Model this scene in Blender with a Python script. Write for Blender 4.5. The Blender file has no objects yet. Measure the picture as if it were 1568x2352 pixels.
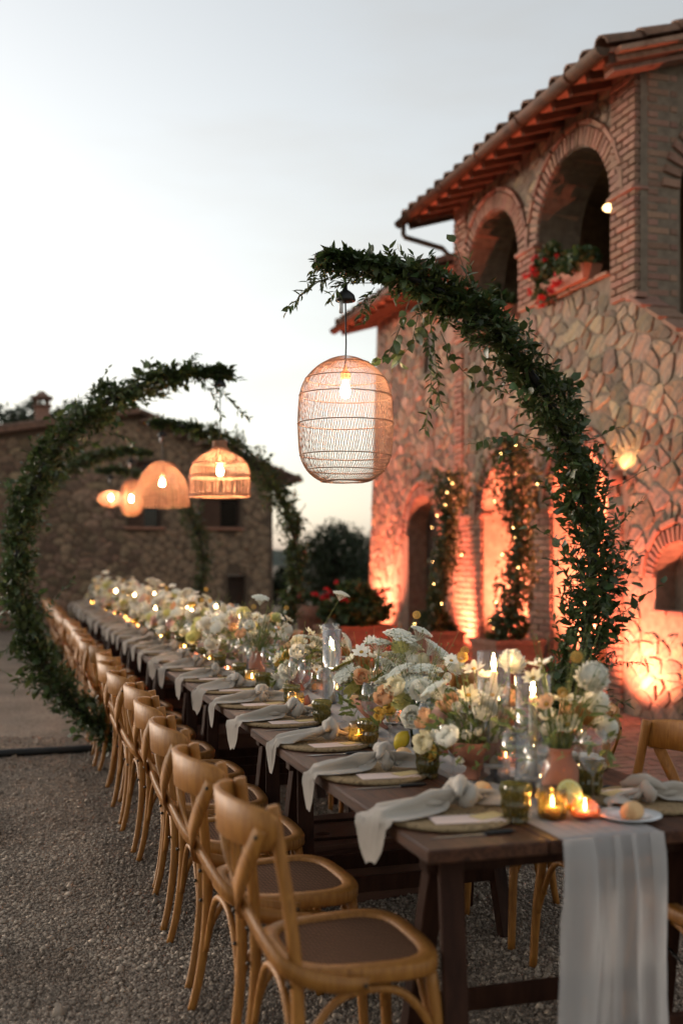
import bpy, math, random
import numpy as np
from mathutils import Vector, Matrix, noise as mnoise
from mathutils.geometry import delaunay_2d_cdt
random.seed(7)
RNG = np.random.default_rng(7)
SC = bpy.context.scene
COL = SC.collection
R = math.radians

# ---------------------------------------------------------------- camera
H_CAM, YAW, F_PX = 1.45, R(17.0), 2500.0
cam_data = bpy.data.cameras.new('camera')
cam_data.sensor_fit = 'VERTICAL'; cam_data.sensor_height = 36.0; cam_data.sensor_width = 24.0
cam_data.lens = F_PX / 2352 * 36.0
cam_data.shift_y = 114 / 2352
cam_data.clip_start = 0.05; cam_data.clip_end = 3000
cam_data.dof.use_dof = True; cam_data.dof.focus_distance = 4.55; cam_data.dof.aperture_fstop = 1.55
cam = bpy.data.objects.new('camera', cam_data); COL.objects.link(cam)
cam.location = (0, 0, H_CAM); cam.rotation_euler = (math.pi / 2, 0, -YAW)
SC.camera = cam

# ---------------------------------------------------------------- sky
SUN_EL, SUN_AZ = R(3.0), R(-40.0)          # azimuth clockwise from +Y
world = bpy.data.worlds.new('World'); SC.world = world; world.use_nodes = True
wn, wl = world.node_tree.nodes, world.node_tree.links
wn.clear()
w_out = wn.new('ShaderNodeOutputWorld'); w_bg = wn.new('ShaderNodeBackground')
sky = wn.new('ShaderNodeTexSky'); sky.sky_type = 'NISHITA'; sky.sun_disc = False
sky.sun_elevation = SUN_EL; sky.sun_rotation = SUN_AZ
sky.altitude = 300; sky.air_density = 1.0; sky.dust_density = 2.2; sky.ozone_density = 2.0
hs = wn.new('ShaderNodeHueSaturation'); hs.inputs['Saturation'].default_value = 0.33
wl.new(sky.outputs[0], hs.inputs['Color'])
tc = wn.new('ShaderNodeTexCoord'); mp = wn.new('ShaderNodeMapping'); mp.inputs['Scale'].default_value = (1.2, 1.2, 5.0)
wl.new(tc.outputs['Generated'], mp.inputs['Vector'])
nz = wn.new('ShaderNodeTexNoise'); nz.inputs['Scale'].default_value = 2.2; nz.inputs['Detail'].default_value = 5; nz.inputs['Roughness'].default_value = 0.55
wl.new(mp.outputs[0], nz.inputs['Vector'])
cr = wn.new('ShaderNodeValToRGB'); cr.color_ramp.elements[0].position = 0.42; cr.color_ramp.elements[1].position = 0.75
cr.color_ramp.elements[0].color = (0, 0, 0, 1); cr.color_ramp.elements[1].color = (1, 1, 1, 1)
wl.new(nz.outputs['Fac'], cr.inputs[0])
cmul = wn.new('ShaderNodeMath'); cmul.operation = 'MULTIPLY'; cmul.inputs[1].default_value = 0.75
wl.new(cr.outputs[0], cmul.inputs[0])
hs2 = wn.new('ShaderNodeHueSaturation'); hs2.inputs['Saturation'].default_value = 0.35; hs2.inputs['Value'].default_value = 0.8
wl.new(hs.outputs[0], hs2.inputs['Color'])
cmix = wn.new('ShaderNodeMix'); cmix.data_type = 'RGBA'
wl.new(cmul.outputs[0], cmix.inputs[0]); wl.new(hs.outputs[0], cmix.inputs[6]); wl.new(hs2.outputs[0], cmix.inputs[7])
wt = wn.new('ShaderNodeMix'); wt.data_type = 'RGBA'; wt.blend_type = 'MULTIPLY'; wt.inputs[0].default_value = 1.0; wt.inputs[7].default_value = (1.0, .955, .89, 1)
wl.new(cmix.outputs[2], wt.inputs[6]); wl.new(wt.outputs[2], w_bg.inputs['Color'])
w_bg.inputs['Strength'].default_value = 0.113
wl.new(w_bg.outputs[0], w_out.inputs['Surface'])

# ---------------------------------------------------------------- sun (already down behind thin cloud: weak and wide)
sl = bpy.data.lights.new('sun', 'SUN'); sl.energy = 0.25; sl.angle = R(20); sl.color = (1.0, 0.86, 0.72)
so = bpy.data.objects.new('sun', sl); COL.objects.link(so)
sd = Vector((math.sin(SUN_AZ) * math.cos(SUN_EL), math.cos(SUN_AZ) * math.cos(SUN_EL), math.sin(SUN_EL)))
so.rotation_euler = (-sd).to_track_quat('-Z', 'Y').to_euler(); so.location = (0, 0, 30)

vs = SC.view_settings; vs.view_transform = 'Standard'; vs.look = 'None'; vs.gamma = 1.0; vs.exposure = 2.7; vs.use_curve_mapping = False
cy = SC.cycles
cy.use_denoising = True; cy.max_bounces = 8; cy.diffuse_bounces = 3; cy.glossy_bounces = 3; cy.transmission_bounces = 6
cy.transparent_max_bounces = 24; cy.caustics_reflective = False; cy.caustics_refractive = False
cy.sample_clamp_indirect = 4.0; cy.sample_clamp_direct = 40.0

# ---------------------------------------------------------------- where a picture point lies in the place
_c, _s = math.cos(YAW), math.sin(YAW)
def ray(px, py):
    r = (px - 784) / F_PX; v = -(py - 1290) / F_PX
    return Vector((r * _c + _s, -r * _s + _c, v))
def at_x(px, py, X):
    d = ray(px, py); return Vector((0, 0, H_CAM)) + d * (X / d.x)
def at_y(px, py, Y):
    d = ray(px, py); return Vector((0, 0, H_CAM)) + d * (Y / d.y)
def at_z(px, py, Z):
    d = ray(px, py); return Vector((0, 0, H_CAM)) + d * ((Z - H_CAM) / d.z)
def at_d(px, py, D):
    return Vector((0, 0, H_CAM)) + ray(px, py) * D

# ---------------------------------------------------------------- mesh helpers
class MB:
    def __init__(self): self.v = []; self.f = []
    def add(self, vs, fs, M=None):
        o = len(self.v)
        if M is not None: vs = [M @ Vector(p) for p in vs]
        self.v.extend([tuple(p) for p in vs]); self.f.extend([tuple(i + o for i in f) for f in fs]); return self
    def box(self, c, s, M=None, bev=0.0):
        x, y, z = s[0] / 2, s[1] / 2, s[2] / 2
        if bev <= 0:
            vs = [(c[0] + a * x, c[1] + b * y, c[2] + d * z) for a in (-1, 1) for b in (-1, 1) for d in (-1, 1)]
            return self.add(vs, [(0, 1, 3, 2), (4, 6, 7, 5), (0, 4, 5, 1), (2, 3, 7, 6), (0, 2, 6, 4), (1, 5, 7, 3)], M)
        b_ = min(bev, x * .9, y * .9, z * .9); vs = []; idx = {}
        for a in (-1, 1):
            for b in (-1, 1):
                for d in (-1, 1):
                    for k in range(3):
                        p = [a * x, b * y, d * z]
                        for j in range(3):
                            if j != k: p[j] -= (a, b, d)[j] * b_
                        idx[(a, b, d, k)] = len(vs); vs.append((c[0] + p[0], c[1] + p[1], c[2] + p[2]))
        fs = []
        for k in range(3):
            for sg in (-1, 1):
                q = []
                for u, w in ((-1, -1), (1, -1), (1, 1), (-1, 1)):
                    t = [0, 0, 0]; t[k] = sg; t[(k + 1) % 3] = u; t[(k + 2) % 3] = w; q.append(idx[(*t, k)])
                fs.append(q if sg > 0 else q[::-1])
        for k in range(3):
            i, j = (k + 1) % 3, (k + 2) % 3
            for u in (-1, 1):
                for w in (-1, 1):
                    t0 = [0, 0, 0]; t1 = [0, 0, 0]; t0[k] = -1; t1[k] = 1
                    for t in (t0, t1): t[i] = u; t[j] = w
                    q = [idx[(*t0, i)], idx[(*t1, i)], idx[(*t1, j)], idx[(*t0, j)]]
                    fs.append(q if u * w > 0 else q[::-1])
        for a in (-1, 1):
            for b in (-1, 1):
                for d in (-1, 1):
                    q = [idx[(a, b, d, k)] for k in range(3)]
                    fs.append(q if a * b * d > 0 else q[::-1])
        return self.add(vs, fs, M)
    def tube(self, pts, r, n=8, cap=True, closed=False, M=None):
        pts = [Vector(p) for p in pts]; m = len(pts)
        rs = r if hasattr(r, '__len__') else [r] * m
        tans = []
        for i in range(m):
            a = pts[(i - 1) % m] if (closed or i > 0) else pts[i]
            b = pts[(i + 1) % m] if (closed or i < m - 1) else pts[i]
            t = (b - a); tans.append(t.normalized() if t.length > 1e-9 else Vector((0, 0, 1)))
        u = tans[0].orthogonal().normalized(); vs = []; fs = []
        for i in range(m):
            u = (u - tans[i] * u.dot(tans[i]))
            u = u.normalized() if u.length > 1e-6 else tans[i].orthogonal().normalized()
            w = tans[i].cross(u)
            for k in range(n):
                a = 2 * math.pi * k / n; vs.append(pts[i] + (u * math.cos(a) + w * math.sin(a)) * rs[i])
        for i in range(m if closed else m - 1):
            i2 = (i + 1) % m
            for k in range(n):
                k2 = (k + 1) % n; fs.append((i * n + k, i * n + k2, i2 * n + k2, i2 * n + k))
        if cap and not closed:
            fs.append(tuple(range(n))[::-1]); fs.append(tuple((m - 1) * n + k for k in range(n)))
        return self.add(vs, fs, M)
    def band(self, pts, nrm, w, t, M=None):
        """flat strip: nrm = face normals, w width, t thickness (lists or numbers)"""
        pts = [Vector(p) for p in pts]; m = len(pts); vs = []; fs = []
        for i in range(m):
            tan = (pts[min(i + 1, m - 1)] - pts[max(i - 1, 0)]).normalized()
            nn = Vector(nrm[i]); nn = (nn - tan * nn.dot(tan)).normalized(); sd_ = tan.cross(nn)
            ww = (w[i] if hasattr(w, '__len__') else w) / 2; tt = t / 2
            for a, b in ((-1, -1), (1, -1), (1, 1), (-1, 1)): vs.append(pts[i] + sd_ * ww * a + nn * tt * b)
        for i in range(m - 1):
            for k in range(4): fs.append((i * 4 + k, i * 4 + (k + 1) % 4, i * 4 + 4 + (k + 1) % 4, i * 4 + 4 + k))
        fs.append((3, 2, 1, 0)); o = (m - 1) * 4; fs.append((o, o + 1, o + 2, o + 3))
        return self.add(vs, fs, M)
    def lathe(self, prof, n=24, M=None, fn=None):
        m = len(prof); vs = []; fs = []
        for i, (r, z) in enumerate(prof):
            for k in range(n):
                a = 2 * math.pi * k / n; rr = r if fn is None else fn(r, z, a, i)
                vs.append((rr * math.cos(a), rr * math.sin(a), z))
        for i in range(m - 1):
            for k in range(n):
                k2 = (k + 1) % n; fs.append((i * n + k, i * n + k2, (i + 1) * n + k2, (i + 1) * n + k))
        if prof[0][0] > 1e-5: fs.append(tuple(range(n))[::-1])
        if prof[-1][0] > 1e-5: fs.append(tuple((m - 1) * n + k for k in range(n)))
        return self.add(vs, fs, M)
    def ball(self, c, r, nu=8, nv=5, sq=(1, 1, 1), M=None):
        vs = [(c[0], c[1], c[2] - r * sq[2])]; fs = []
        for j in range(1, nv):
            p = math.pi * j / nv
            for k in range(nu):
                a = 2 * math.pi * k / nu
                vs.append((c[0] + r * sq[0] * math.sin(p) * math.cos(a), c[1] + r * sq[1] * math.sin(p) * math.sin(a), c[2] - r * sq[2] * math.cos(p)))
        vs.append((c[0], c[1], c[2] + r * sq[2])); L = len(vs) - 1
        for k in range(nu):
            fs.append((0, 1 + (k + 1) % nu, 1 + k)); fs.append((L, L - nu + k, L - nu + (k + 1) % nu))
        for j in range(nv - 2):
            for k in range(nu):
                a, b = 1 + j * nu + k, 1 + j * nu + (k + 1) % nu; fs.append((a, b, b + nu, a + nu))
        return self.add(vs, fs, M)
    def prism(self, poly, f0, f1):
        """poly: 2d list; f0/f1 map (a,b)->3d for the two caps"""
        n = len(poly); vs = [f0(*p) for p in poly] + [f1(*p) for p in poly]
        fs = [tuple(range(n))[::-1], tuple(range(n, 2 * n))] + [(i, (i + 1) % n, n + (i + 1) % n, n + i) for i in range(n)]
        return self.add(vs, fs)
    def mesh(self, name, mat, smooth=True):
        me = bpy.data.meshes.new(name); me.from_pydata(self.v, [], self.f); me.update()
        if mat: me.materials.append(mat)
        if smooth: me.polygons.foreach_set('use_smooth', [True] * len(me.polygons))
        return me
    def obj(self, name, mat, parent=None, smooth=True, **kw): return ob(name, self.mesh(name, mat, smooth), parent, **kw)

def np_mesh(name, V, F, mat, smooth=False):
    """V (n,3) floats, F (m,k) ints with one face size"""
    V = np.ascontiguousarray(V, dtype=np.float32); F = np.ascontiguousarray(F, dtype=np.int32)
    me = bpy.data.meshes.new(name); k = F.shape[1]
    me.vertices.add(len(V)); me.vertices.foreach_set('co', V.ravel())
    me.loops.add(F.size); me.loops.foreach_set('vertex_index', F.ravel())
    me.polygons.add(len(F)); me.polygons.foreach_set('loop_start', np.arange(0, F.size, k, dtype=np.int32))
    me.update(calc_edges=True)
    if smooth: me.polygons.foreach_set('use_smooth', np.ones(len(F), dtype=bool))
    if mat: me.materials.append(mat)
    return me

def ob(name, data, parent=None, loc=None, rot=None, scale=None, M=None, label=None, cat=None, group=None, kind=None):
    o = bpy.data.objects.new(name, data); COL.objects.link(o)
    if parent is not None: o.parent = parent
    if M is not None: o.matrix_basis = M
    if loc is not None: o.location = loc
    if rot is not None: o.rotation_euler = rot
    if scale is not None: o.scale = scale if hasattr(scale, '__len__') else (scale,) * 3
    if label: o['label'] = label
    if cat: o['category'] = cat
    if group: o['group'] = group
    if kind: o['kind'] = kind
    return o
def root(name, loc, label, cat, group=None, rz=0.0):
    return ob(name, None, None, loc=loc, rot=(0, 0, rz), label=label, cat=cat, group=group)
_kids = {}
def copy_tree(src, parent=None, kids=None):
    c = src.copy(); COL.objects.link(c); c.parent = parent
    for ch in [o for o in (kids or {}).get(src.name, [])]: copy_tree(ch, c, kids)
    return c
def kid_map(src):
    m = {}
    def walk(o):
        m[o.name] = list(o.children)
        for ch in o.children: walk(ch)
    walk(src); return m
ORD = ['first', 'second', 'third', 'fourth', 'fifth', 'sixth', 'seventh', 'eighth', 'ninth', 'tenth', 'eleventh', 'twelfth', 'thirteenth', 'fourteenth',
       'fifteenth', 'sixteenth', 'seventeenth', 'eighteenth', 'nineteenth', 'twentieth', 'twenty-first', 'twenty-second', 'twenty-third', 'twenty-fourth',
       'twenty-fifth', 'twenty-sixth', 'twenty-seventh', 'twenty-eighth', 'twenty-ninth', 'thirtieth']

# ---------------------------------------------------------------- materials
def new_mat(name):
    m = bpy.data.materials.new(name); m.use_nodes = True
    return m, m.node_tree.nodes, m.node_tree.links, m.node_tree.nodes['Principled BSDF']
def ramp(n, stops):
    r = n.new('ShaderNodeValToRGB'); e = r.color_ramp.elements
    while len(e) < len(stops): e.new(0.5)
    for el, (p, c) in zip(e, stops): el.position = p; el.color = (*c, 1)
    return r
def pmat(name, cols, rough=0.6, scale=6.0, bump=0.0, bscale=60.0, bdist=0.01, stretch=(1, 1, 1), per_object=0.0, per_island=0.0, spec=0.4, sheen=0.0,
         subsurf=0.0, sscol=None, metal=0.0, translucent=0.0, detail=4, tint=None):
    """cols: list of 2+ colours spread over a noise; per_object / per_island: brightness spread"""
    m, n, l, p = new_mat(name)
    tc_ = n.new('ShaderNodeTexCoord'); mp_ = n.new('ShaderNodeMapping'); mp_.inputs['Scale'].default_value = stretch
    l.new(tc_.outputs['Object'], mp_.inputs['Vector'])
    no = n.new('ShaderNodeTexNoise'); no.inputs['Scale'].default_value = scale; no.inputs['Detail'].default_value = detail
    l.new(mp_.outputs[0], no.inputs['Vector'])
    k = len(cols); r = ramp(n, [(0.3 + 0.4 * i / max(1, k - 1), c) for i, c in enumerate(cols)])
    l.new(no.outputs['Fac'], r.inputs[0]); out = r.outputs[0]
    if per_object or per_island:
        g = n.new('ShaderNodeObjectInfo') if per_object else n.new('ShaderNodeNewGeometry')
        src = g.outputs['Random'] if per_object else g.outputs['Random Per Island']
        a = per_object or per_island
        mr = n.new('ShaderNodeMapRange'); mr.inputs[3].default_value = 1 - a; mr.inputs[4].default_value = 1 + a
        l.new(src, mr.inputs[0])
        hv = n.new('ShaderNodeHueSaturation'); l.new(out, hv.inputs['Color']); l.new(mr.outputs[0], hv.inputs['Value'])
        if tint:
            mr2 = n.new('ShaderNodeMath'); mr2.operation = 'FRACT'; mu = n.new('ShaderNodeMath'); mu.operation = 'MULTIPLY'; mu.inputs[1].default_value = 7.31
            l.new(src, mu.inputs[0]); l.new(mu.outputs[0], mr2.inputs[0])
            mr3 = n.new('ShaderNodeMapRange'); mr3.inputs[3].default_value = 0.5 - tint; mr3.inputs[4].default_value = 0.5 + tint
            l.new(mr2.outputs[0], mr3.inputs[0]); l.new(mr3.outputs[0], hv.inputs['Hue'])
        out = hv.outputs[0]
    l.new(out, p.inputs['Base Color'])
    p.inputs['Roughness'].default_value = rough; p.inputs['Specular IOR Level'].default_value = spec; p.inputs['Metallic'].default_value = metal
    if sheen: p.inputs['Sheen Weight'].default_value = sheen
    if subsurf: p.inputs['Subsurface Weight'].default_value = subsurf; p.inputs['Subsurface Radius'].default_value = (.02, .012, .006); p.inputs['Subsurface Scale'].default_value = 1.0
    if bump:
        nb = n.new('ShaderNodeTexNoise'); nb.inputs['Scale'].default_value = bscale; nb.inputs['Detail'].default_value = 5
        l.new(mp_.outputs[0], nb.inputs['Vector'])
        bp = n.new('ShaderNodeBump'); bp.inputs['Strength'].default_value = bump; bp.inputs['Distance'].default_value = bdist
        l.new(nb.outputs['Fac'], bp.inputs['Height']); l.new(bp.outputs[0], p.inputs['Normal'])
    if translucent:
        tr = n.new('ShaderNodeBsdfTranslucent'); l.new(out, tr.inputs['Color'])
        mx = n.new('ShaderNodeMixShader'); mx.inputs[0].default_value = translucent
        l.new(p.outputs[0], mx.inputs[1]); l.new(tr.outputs[0], mx.inputs[2]); l.new(mx.outputs[0], n['Material Output'].inputs['Surface'])
    return m
def emat(name, col, strength):
    m, n, l, p = new_mat(name); p.inputs['Base Color'].default_value = (0.8, 0.6, 0.4, 1)
    p.inputs['Emission Color'].default_value = (*col, 1); p.inputs['Emission Strength'].default_value = strength
    return m
def thin_glass(name, col=(1, 1, 1), ior=1.45, rough=0.02, body=0.0, bodycol=(.5, .5, .5)):
    m, n, l, p = new_mat(name); n.remove(p)
    tr = n.new('ShaderNodeBsdfTransparent'); tr.inputs[0].default_value = (*col, 1)
    gl = n.new('ShaderNodeBsdfGlossy'); gl.inputs['Roughness'].default_value = rough
    ge = n.new('ShaderNodeNewGeometry'); dt = n.new('ShaderNodeVectorMath'); dt.operation = 'DOT_PRODUCT'
    l.new(ge.outputs['Incoming'], dt.inputs[0]); l.new(ge.outputs['Normal'], dt.inputs[1])
    ab = n.new('ShaderNodeMath'); ab.operation = 'ABSOLUTE'; l.new(dt.outputs['Value'], ab.inputs[0])
    iv = n.new('ShaderNodeMath'); iv.operation = 'SUBTRACT'; iv.inputs[0].default_value = 1; l.new(ab.outputs[0], iv.inputs[1])
    pw = n.new('ShaderNodeMath'); pw.operation = 'POWER'; pw.inputs[1].default_value = 3.2; l.new(iv.outputs[0], pw.inputs[0])
    f0 = ((ior - 1) / (ior + 1)) ** 2
    mr = n.new('ShaderNodeMapRange'); mr.inputs[3].default_value = f0; mr.inputs[4].default_value = .75; l.new(pw.outputs[0], mr.inputs[0])
    mx = n.new('ShaderNodeMixShader'); l.new(mr.outputs[0], mx.inputs[0]); l.new(gl.outputs[0], mx.inputs[2])
    if body:
        di = n.new('ShaderNodeBsdfTranslucent'); di.inputs[0].default_value = (*bodycol, 1)
        m2 = n.new('ShaderNodeMixShader'); m2.inputs[0].default_value = body
        l.new(tr.outputs[0], m2.inputs[1]); l.new(di.outputs[0], m2.inputs[2]); l.new(m2.outputs[0], mx.inputs[1])
    else: l.new(tr.outputs[0], mx.inputs[1])
    l.new(mx.outputs[0], n['Material Output'].inputs['Surface'])
    return m

M_ = {}
M_['chair'] = pmat('honey_beech', [(.19, .072, .012), (.34, .145, .028), (.25, .10, .018), (.30, .124, .024)], rough=.52, scale=9, stretch=(5, 5, .7), bump=.12, bscale=70, per_object=.16, spec=.35)
def cane_mat():
    m, n, l, p = new_mat('cane_weave'); tc_ = n.new('ShaderNodeTexCoord'); outs = []
    for ax, sc_ in (('X', 27), ('Y', 27), ('DIAGONAL', 19)):
        w = n.new('ShaderNodeTexWave'); w.bands_direction = ax; w.inputs['Scale'].default_value = sc_; w.inputs['Distortion'].default_value = .6; w.inputs['Detail Scale'].default_value = 3; l.new(tc_.outputs['Object'], w.inputs['Vector']); outs.append(w)
    mx = n.new('ShaderNodeMath'); mx.operation = 'MULTIPLY'; l.new(outs[0].outputs['Fac'], mx.inputs[0]); l.new(outs[1].outputs['Fac'], mx.inputs[1])
    ad = n.new('ShaderNodeMath'); ad.operation = 'ADD'; l.new(mx.outputs[0], ad.inputs[0])
    m2 = n.new('ShaderNodeMath'); m2.operation = 'MULTIPLY'; m2.inputs[1].default_value = .35; l.new(outs[2].outputs['Fac'], m2.inputs[0]); l.new(m2.outputs[0], ad.inputs[1])
    r = ramp(n, [(.1, (.19, .095, .05)), (.6, (.07, .032, .017)), (1.0, (.03, .014, .008))]); l.new(ad.outputs[0], r.inputs[0]); l.new(r.outputs[0], p.inputs['Base Color'])
    bp = n.new('ShaderNodeBump'); bp.inputs['Strength'].default_value = .5; bp.inputs['Distance'].default_value = .002; bp.invert = True; l.new(ad.outputs[0], bp.inputs['Height']); l.new(bp.outputs[0], p.inputs['Normal'])
    p.inputs['Roughness'].default_value = .8; p.inputs['Specular IOR Level'].default_value = .12; return m
M_['cane'] = cane_mat()
M_['bolt'] = pmat('dark_bolt', [(.03, .025, .02), (.06, .05, .04)], rough=.4, metal=.8)
M_['table'] = pmat('dark_walnut', [(.020, .0075, .004), (.070, .027, .013), (.032, .012, .006), (.082, .033, .017)], rough=.52, scale=3.2, stretch=(11, .7, 11), bump=.12, bscale=40, per_object=.3, spec=.22)
M_['trestle'] = pmat('trestle_wood', [(.022, .008, .0045), (.044, .017, .009)], spec=.12, rough=.6, scale=6, stretch=(6, 6, 1), bump=.1, bscale=50)
M_['box'] = pmat('red_brown_wood', [(.06, .022, .012), (.11, .045, .025), (.08, .03, .018)], rough=.5, scale=4, stretch=(1, 8, 8), bump=.1, bscale=40)
M_['black'] = pmat('black_metal', [(.012, .012, .012), (.022, .022, .022)], rough=.5, metal=.3)
M_['stone'] = pmat('rubble_stone', [(.09, .068, .048), (.25, .18, .115), (.15, .12, .09), (.30, .235, .16)], rough=.9, scale=5, bump=.8, bscale=14, bdist=.03, per_object=.45, tint=.022)
M_['stone_far'] = pmat('brown_rubble', [(.085, .056, .036), (.25, .165, .105), (.14, .096, .064), (.30, .21, .135)], rough=.95, scale=5, bump=.8, bscale=14, bdist=.03, per_object=.4, tint=.015)
M_['mortar_far'] = pmat('brown_mortar', [(.08, .054, .036), (.125, .086, .058)], rough=.95, scale=9, bump=.4, bscale=40)
M_['stone_i'] = pmat('rubble_stone_small', [(.09, .068, .048), (.24, .175, .115), (.15, .12, .09), (.29, .225, .155)], rough=.9, scale=5, bump=.8, bscale=14, bdist=.03, per_island=.45, tint=.022)
M_['mortar'] = pmat('lime_mortar', [(.13, .10, .073), (.215, .165, .12)], rough=.95, scale=12, bump=.5, bscale=60, bdist=.01)
M_['brick'] = pmat('old_brick', [(.17, .088, .058), (.27, .155, .108), (.22, .12, .08)], rough=.88, scale=9, bump=.35, bscale=60, bdist=.008, per_object=.22, tint=.010)
M_['brick_i'] = pmat('old_brick_small', [(.17, .088, .058), (.27, .155, .108), (.22, .12, .08)], rough=.88, scale=9, bump=.35, bscale=60, bdist=.008, per_island=.22, tint=.010)
M_['tile'] = pmat('clay_tile', [(.09, .055, .04), (.19, .105, .07), (.13, .08, .055)], rough=.9, scale=9, bump=.3, bscale=50, per_object=.3)
M_['terracotta'] = pmat('terracotta', [(.30, .12, .075), (.40, .18, .115)], rough=.8, scale=6, bump=.1, bscale=80)
M_['old_pot'] = pmat('weathered_terracotta', [(.14, .075, .052), (.25, .135, .095), (.19, .105, .075), (.31, .20, .15)], rough=.9, scale=4, bump=.2, bscale=50, spec=.15)
M_['beam'] = pmat('roof_beam', [(.06, .03, .018), (.11, .055, .032)], rough=.8, scale=8, stretch=(1, 6, 6), bump=.2, bscale=40)
M_['soffit'] = pmat('soffit_clay', [(.28, .13, .085), (.36, .18, .12)], rough=.9, scale=10, bump=.2, bscale=50)
M_['copper'] = pmat('aged_copper', [(.045, .024, .013), (.08, .042, .022), (.035, .022, .015)], rough=.7, metal=.2, scale=5, spec=.25)
M_['plaster'] = pmat('inner_plaster', [(.35, .28, .2), (.45, .36, .27)], rough=.95, scale=3, bump=.2, bscale=20)
M_['wood_dark'] = pmat('dark_door_wood', [(.03, .017, .011), (.06, .035, .022)], rough=.7, scale=6, stretch=(8, 8, 1), bump=.1)
M_['leaf'] = pmat('ruscus_leaf', [(.038, .060, .018), (.072, .104, .032)], rough=.42, scale=12, per_island=.4, tint=.03, spec=.5, translucent=.28)
M_['leaf_o'] = pmat('broad_leaf', [(.040, .064, .019), (.076, .110, .034)], rough=.36, scale=9, per_object=.35, tint=.03, spec=.55, translucent=.25)
M_['vine'] = pmat('vine_leaf', [(.03, .045, .015), (.06, .075, .025)], rough=.5, scale=9, per_island=.4, tint=.03, translucent=.25)
M_['gera'] = pmat('geranium_leaf', [(.025, .05, .014), (.05, .085, .024)], rough=.55, scale=9, per_island=.4, tint=.02, translucent=.2)
M_['tree'] = pmat('evergreen_leaf', [(.018, .030, .013), (.038, .055, .024)], rough=.6, scale=2, per_island=.4, tint=.02, translucent=.15)
M_['twig'] = pmat('green_twig', [(.05, .05, .02), (.09, .08, .035)], rough=.7)
M_['bark'] = pmat('bark', [(.06, .045, .03), (.12, .09, .065)], rough=.9, scale=10, bump=.5, bscale=20)
M_['rattan'] = pmat('rattan', [(.34, .175, .105), (.46, .255, .155)], rough=.6, scale=20, translucent=.30)
M_['linen'] = pmat('greige_linen', [(.39, .345, .29), (.47, .42, .36)], rough=.95, scale=9, bump=.15, bscale=500, bdist=.002, sheen=.3, translucent=.12, per_object=.06)
M_['seagrass'] = pmat('seagrass', [(.13, .085, .042), (.30, .21, .11), (.20, .135, .07)], rough=.9, scale=60, bump=.6, bscale=140, bdist=.006)
M_['card'] = pmat('blush_card', [(.66, .52, .46), (.70, .56, .50)], rough=.8)
M_['tag'] = pmat('straw_card', [(.60, .46, .21), (.65, .51, .26)], rough=.8)
M_['steel'] = pmat('brushed_steel', [(.55, .55, .55), (.62, .62, .62)], rough=.22, metal=1.0)
M_['wax'] = pmat('ivory_wax', [(.80, .72, .58), (.84, .77, .64)], rough=.5, subsurf=.25, translucent=.15)
M_['china'] = pmat('white_china', [(.66, .67, .68), (.72, .72, .72)], rough=.2, spec=.5)
M_['bread'] = pmat('bread_crust', [(.42, .20, .08), (.62, .38, .18), (.66, .46, .26)], rough=.8, scale=14, bump=.2, bscale=60)
M_['lemon'] = pmat('lemon_peel', [(.60, .42, .025), (.68, .50, .04)], rough=.4, bump=.15, bscale=160, bdist=.003)
M_['lemon_in'] = pmat('lemon_flesh', [(.58, .48, .12), (.68, .58, .2)], rough=.35, scale=30)
M_['stemg'] = pmat('flower_stem', [(.13, .17, .045), (.22, .26, .08)], rough=.6, per_island=.25, translucent=.2)
def petal(name, a, b, tr=.25, **kw): return pmat(name, [a, b], rough=.7, scale=20, per_object=.08, translucent=tr, **kw)
M_['p_white'] = petal('petal_white', (.86, .84, .74), (.93, .91, .83))
M_['p_cream'] = petal('petal_cream', (.82, .74, .50), (.88, .82, .62))
M_['p_lemon'] = petal('petal_lemon', (.74, .72, .30), (.82, .80, .44))
M_['p_peach'] = petal('petal_peach', (.74, .42, .22), (.80, .54, .33))
M_['p_pink'] = petal('petal_blush', (.66, .40, .34), (.74, .52, .46))
M_['p_coral'] = petal('petal_coral', (.74, .30, .16), (.78, .42, .26))
M_['p_gold'] = petal('petal_gold', (.62, .40, .08), (.72, .50, .14))
M_['p_lace'] = petal('lace_white', (.76, .77, .66), (.88, .88, .80), tr=.2)
M_['p_yarrow'] = petal('yarrow_olive', (.22, .19, .03), (.36, .30, .05), tr=.1)
M_['p_eye'] = petal('flower_eye', (.38, .20, .03), (.55, .36, .06), tr=0)
M_['p_red'] = petal('geranium_red', (.42, .008, .012), (.55, .02, .025), tr=.2)
M_['glass'] = thin_glass('clear_glass', (.96, .97, .97), 1.95, .01)
M_['glass_thick'] = thin_glass('bottle_glass', (.80, .86, .88), 1.6, .02)
M_['amber'] = thin_glass('amber_glass', (.60, .52, .32), 1.6, .08, .10, (.30, .26, .13))
M_['copper_glass'] = thin_glass('copper_glass', (.70, .42, .32), 2.2, .12, .12, (.45, .22, .15))
def green_glass():
    m, n, l, p = new_mat('olive_pressed_glass')
    p.inputs['Base Color'].default_value = (.30, .29, .14, 1); p.inputs['Transmission Weight'].default_value = .9
    p.inputs['Roughness'].default_value = .08; p.inputs['IOR'].default_value = 1.46
    return m
M_['olive'] = thin_glass('olive_pressed_glass', (.60, .58, .34), 1.75, .06, .22, (.34, .33, .15))
M_['bulb'] = emat('filament_bulb', (1.0, .60, .33), 62)
M_['bulb_far'] = emat('filament_bulb_bright', (1.0, .62, .36), 165)
M_['flame'] = emat('candle_flame', (1.0, .58, .25), 75)
M_['fairy'] = emat('fairy_light', (1.0, .52, .16), 8)
M_['lampwarm'] = emat('warm_globe', (1.0, .58, .22), 1.6)
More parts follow.
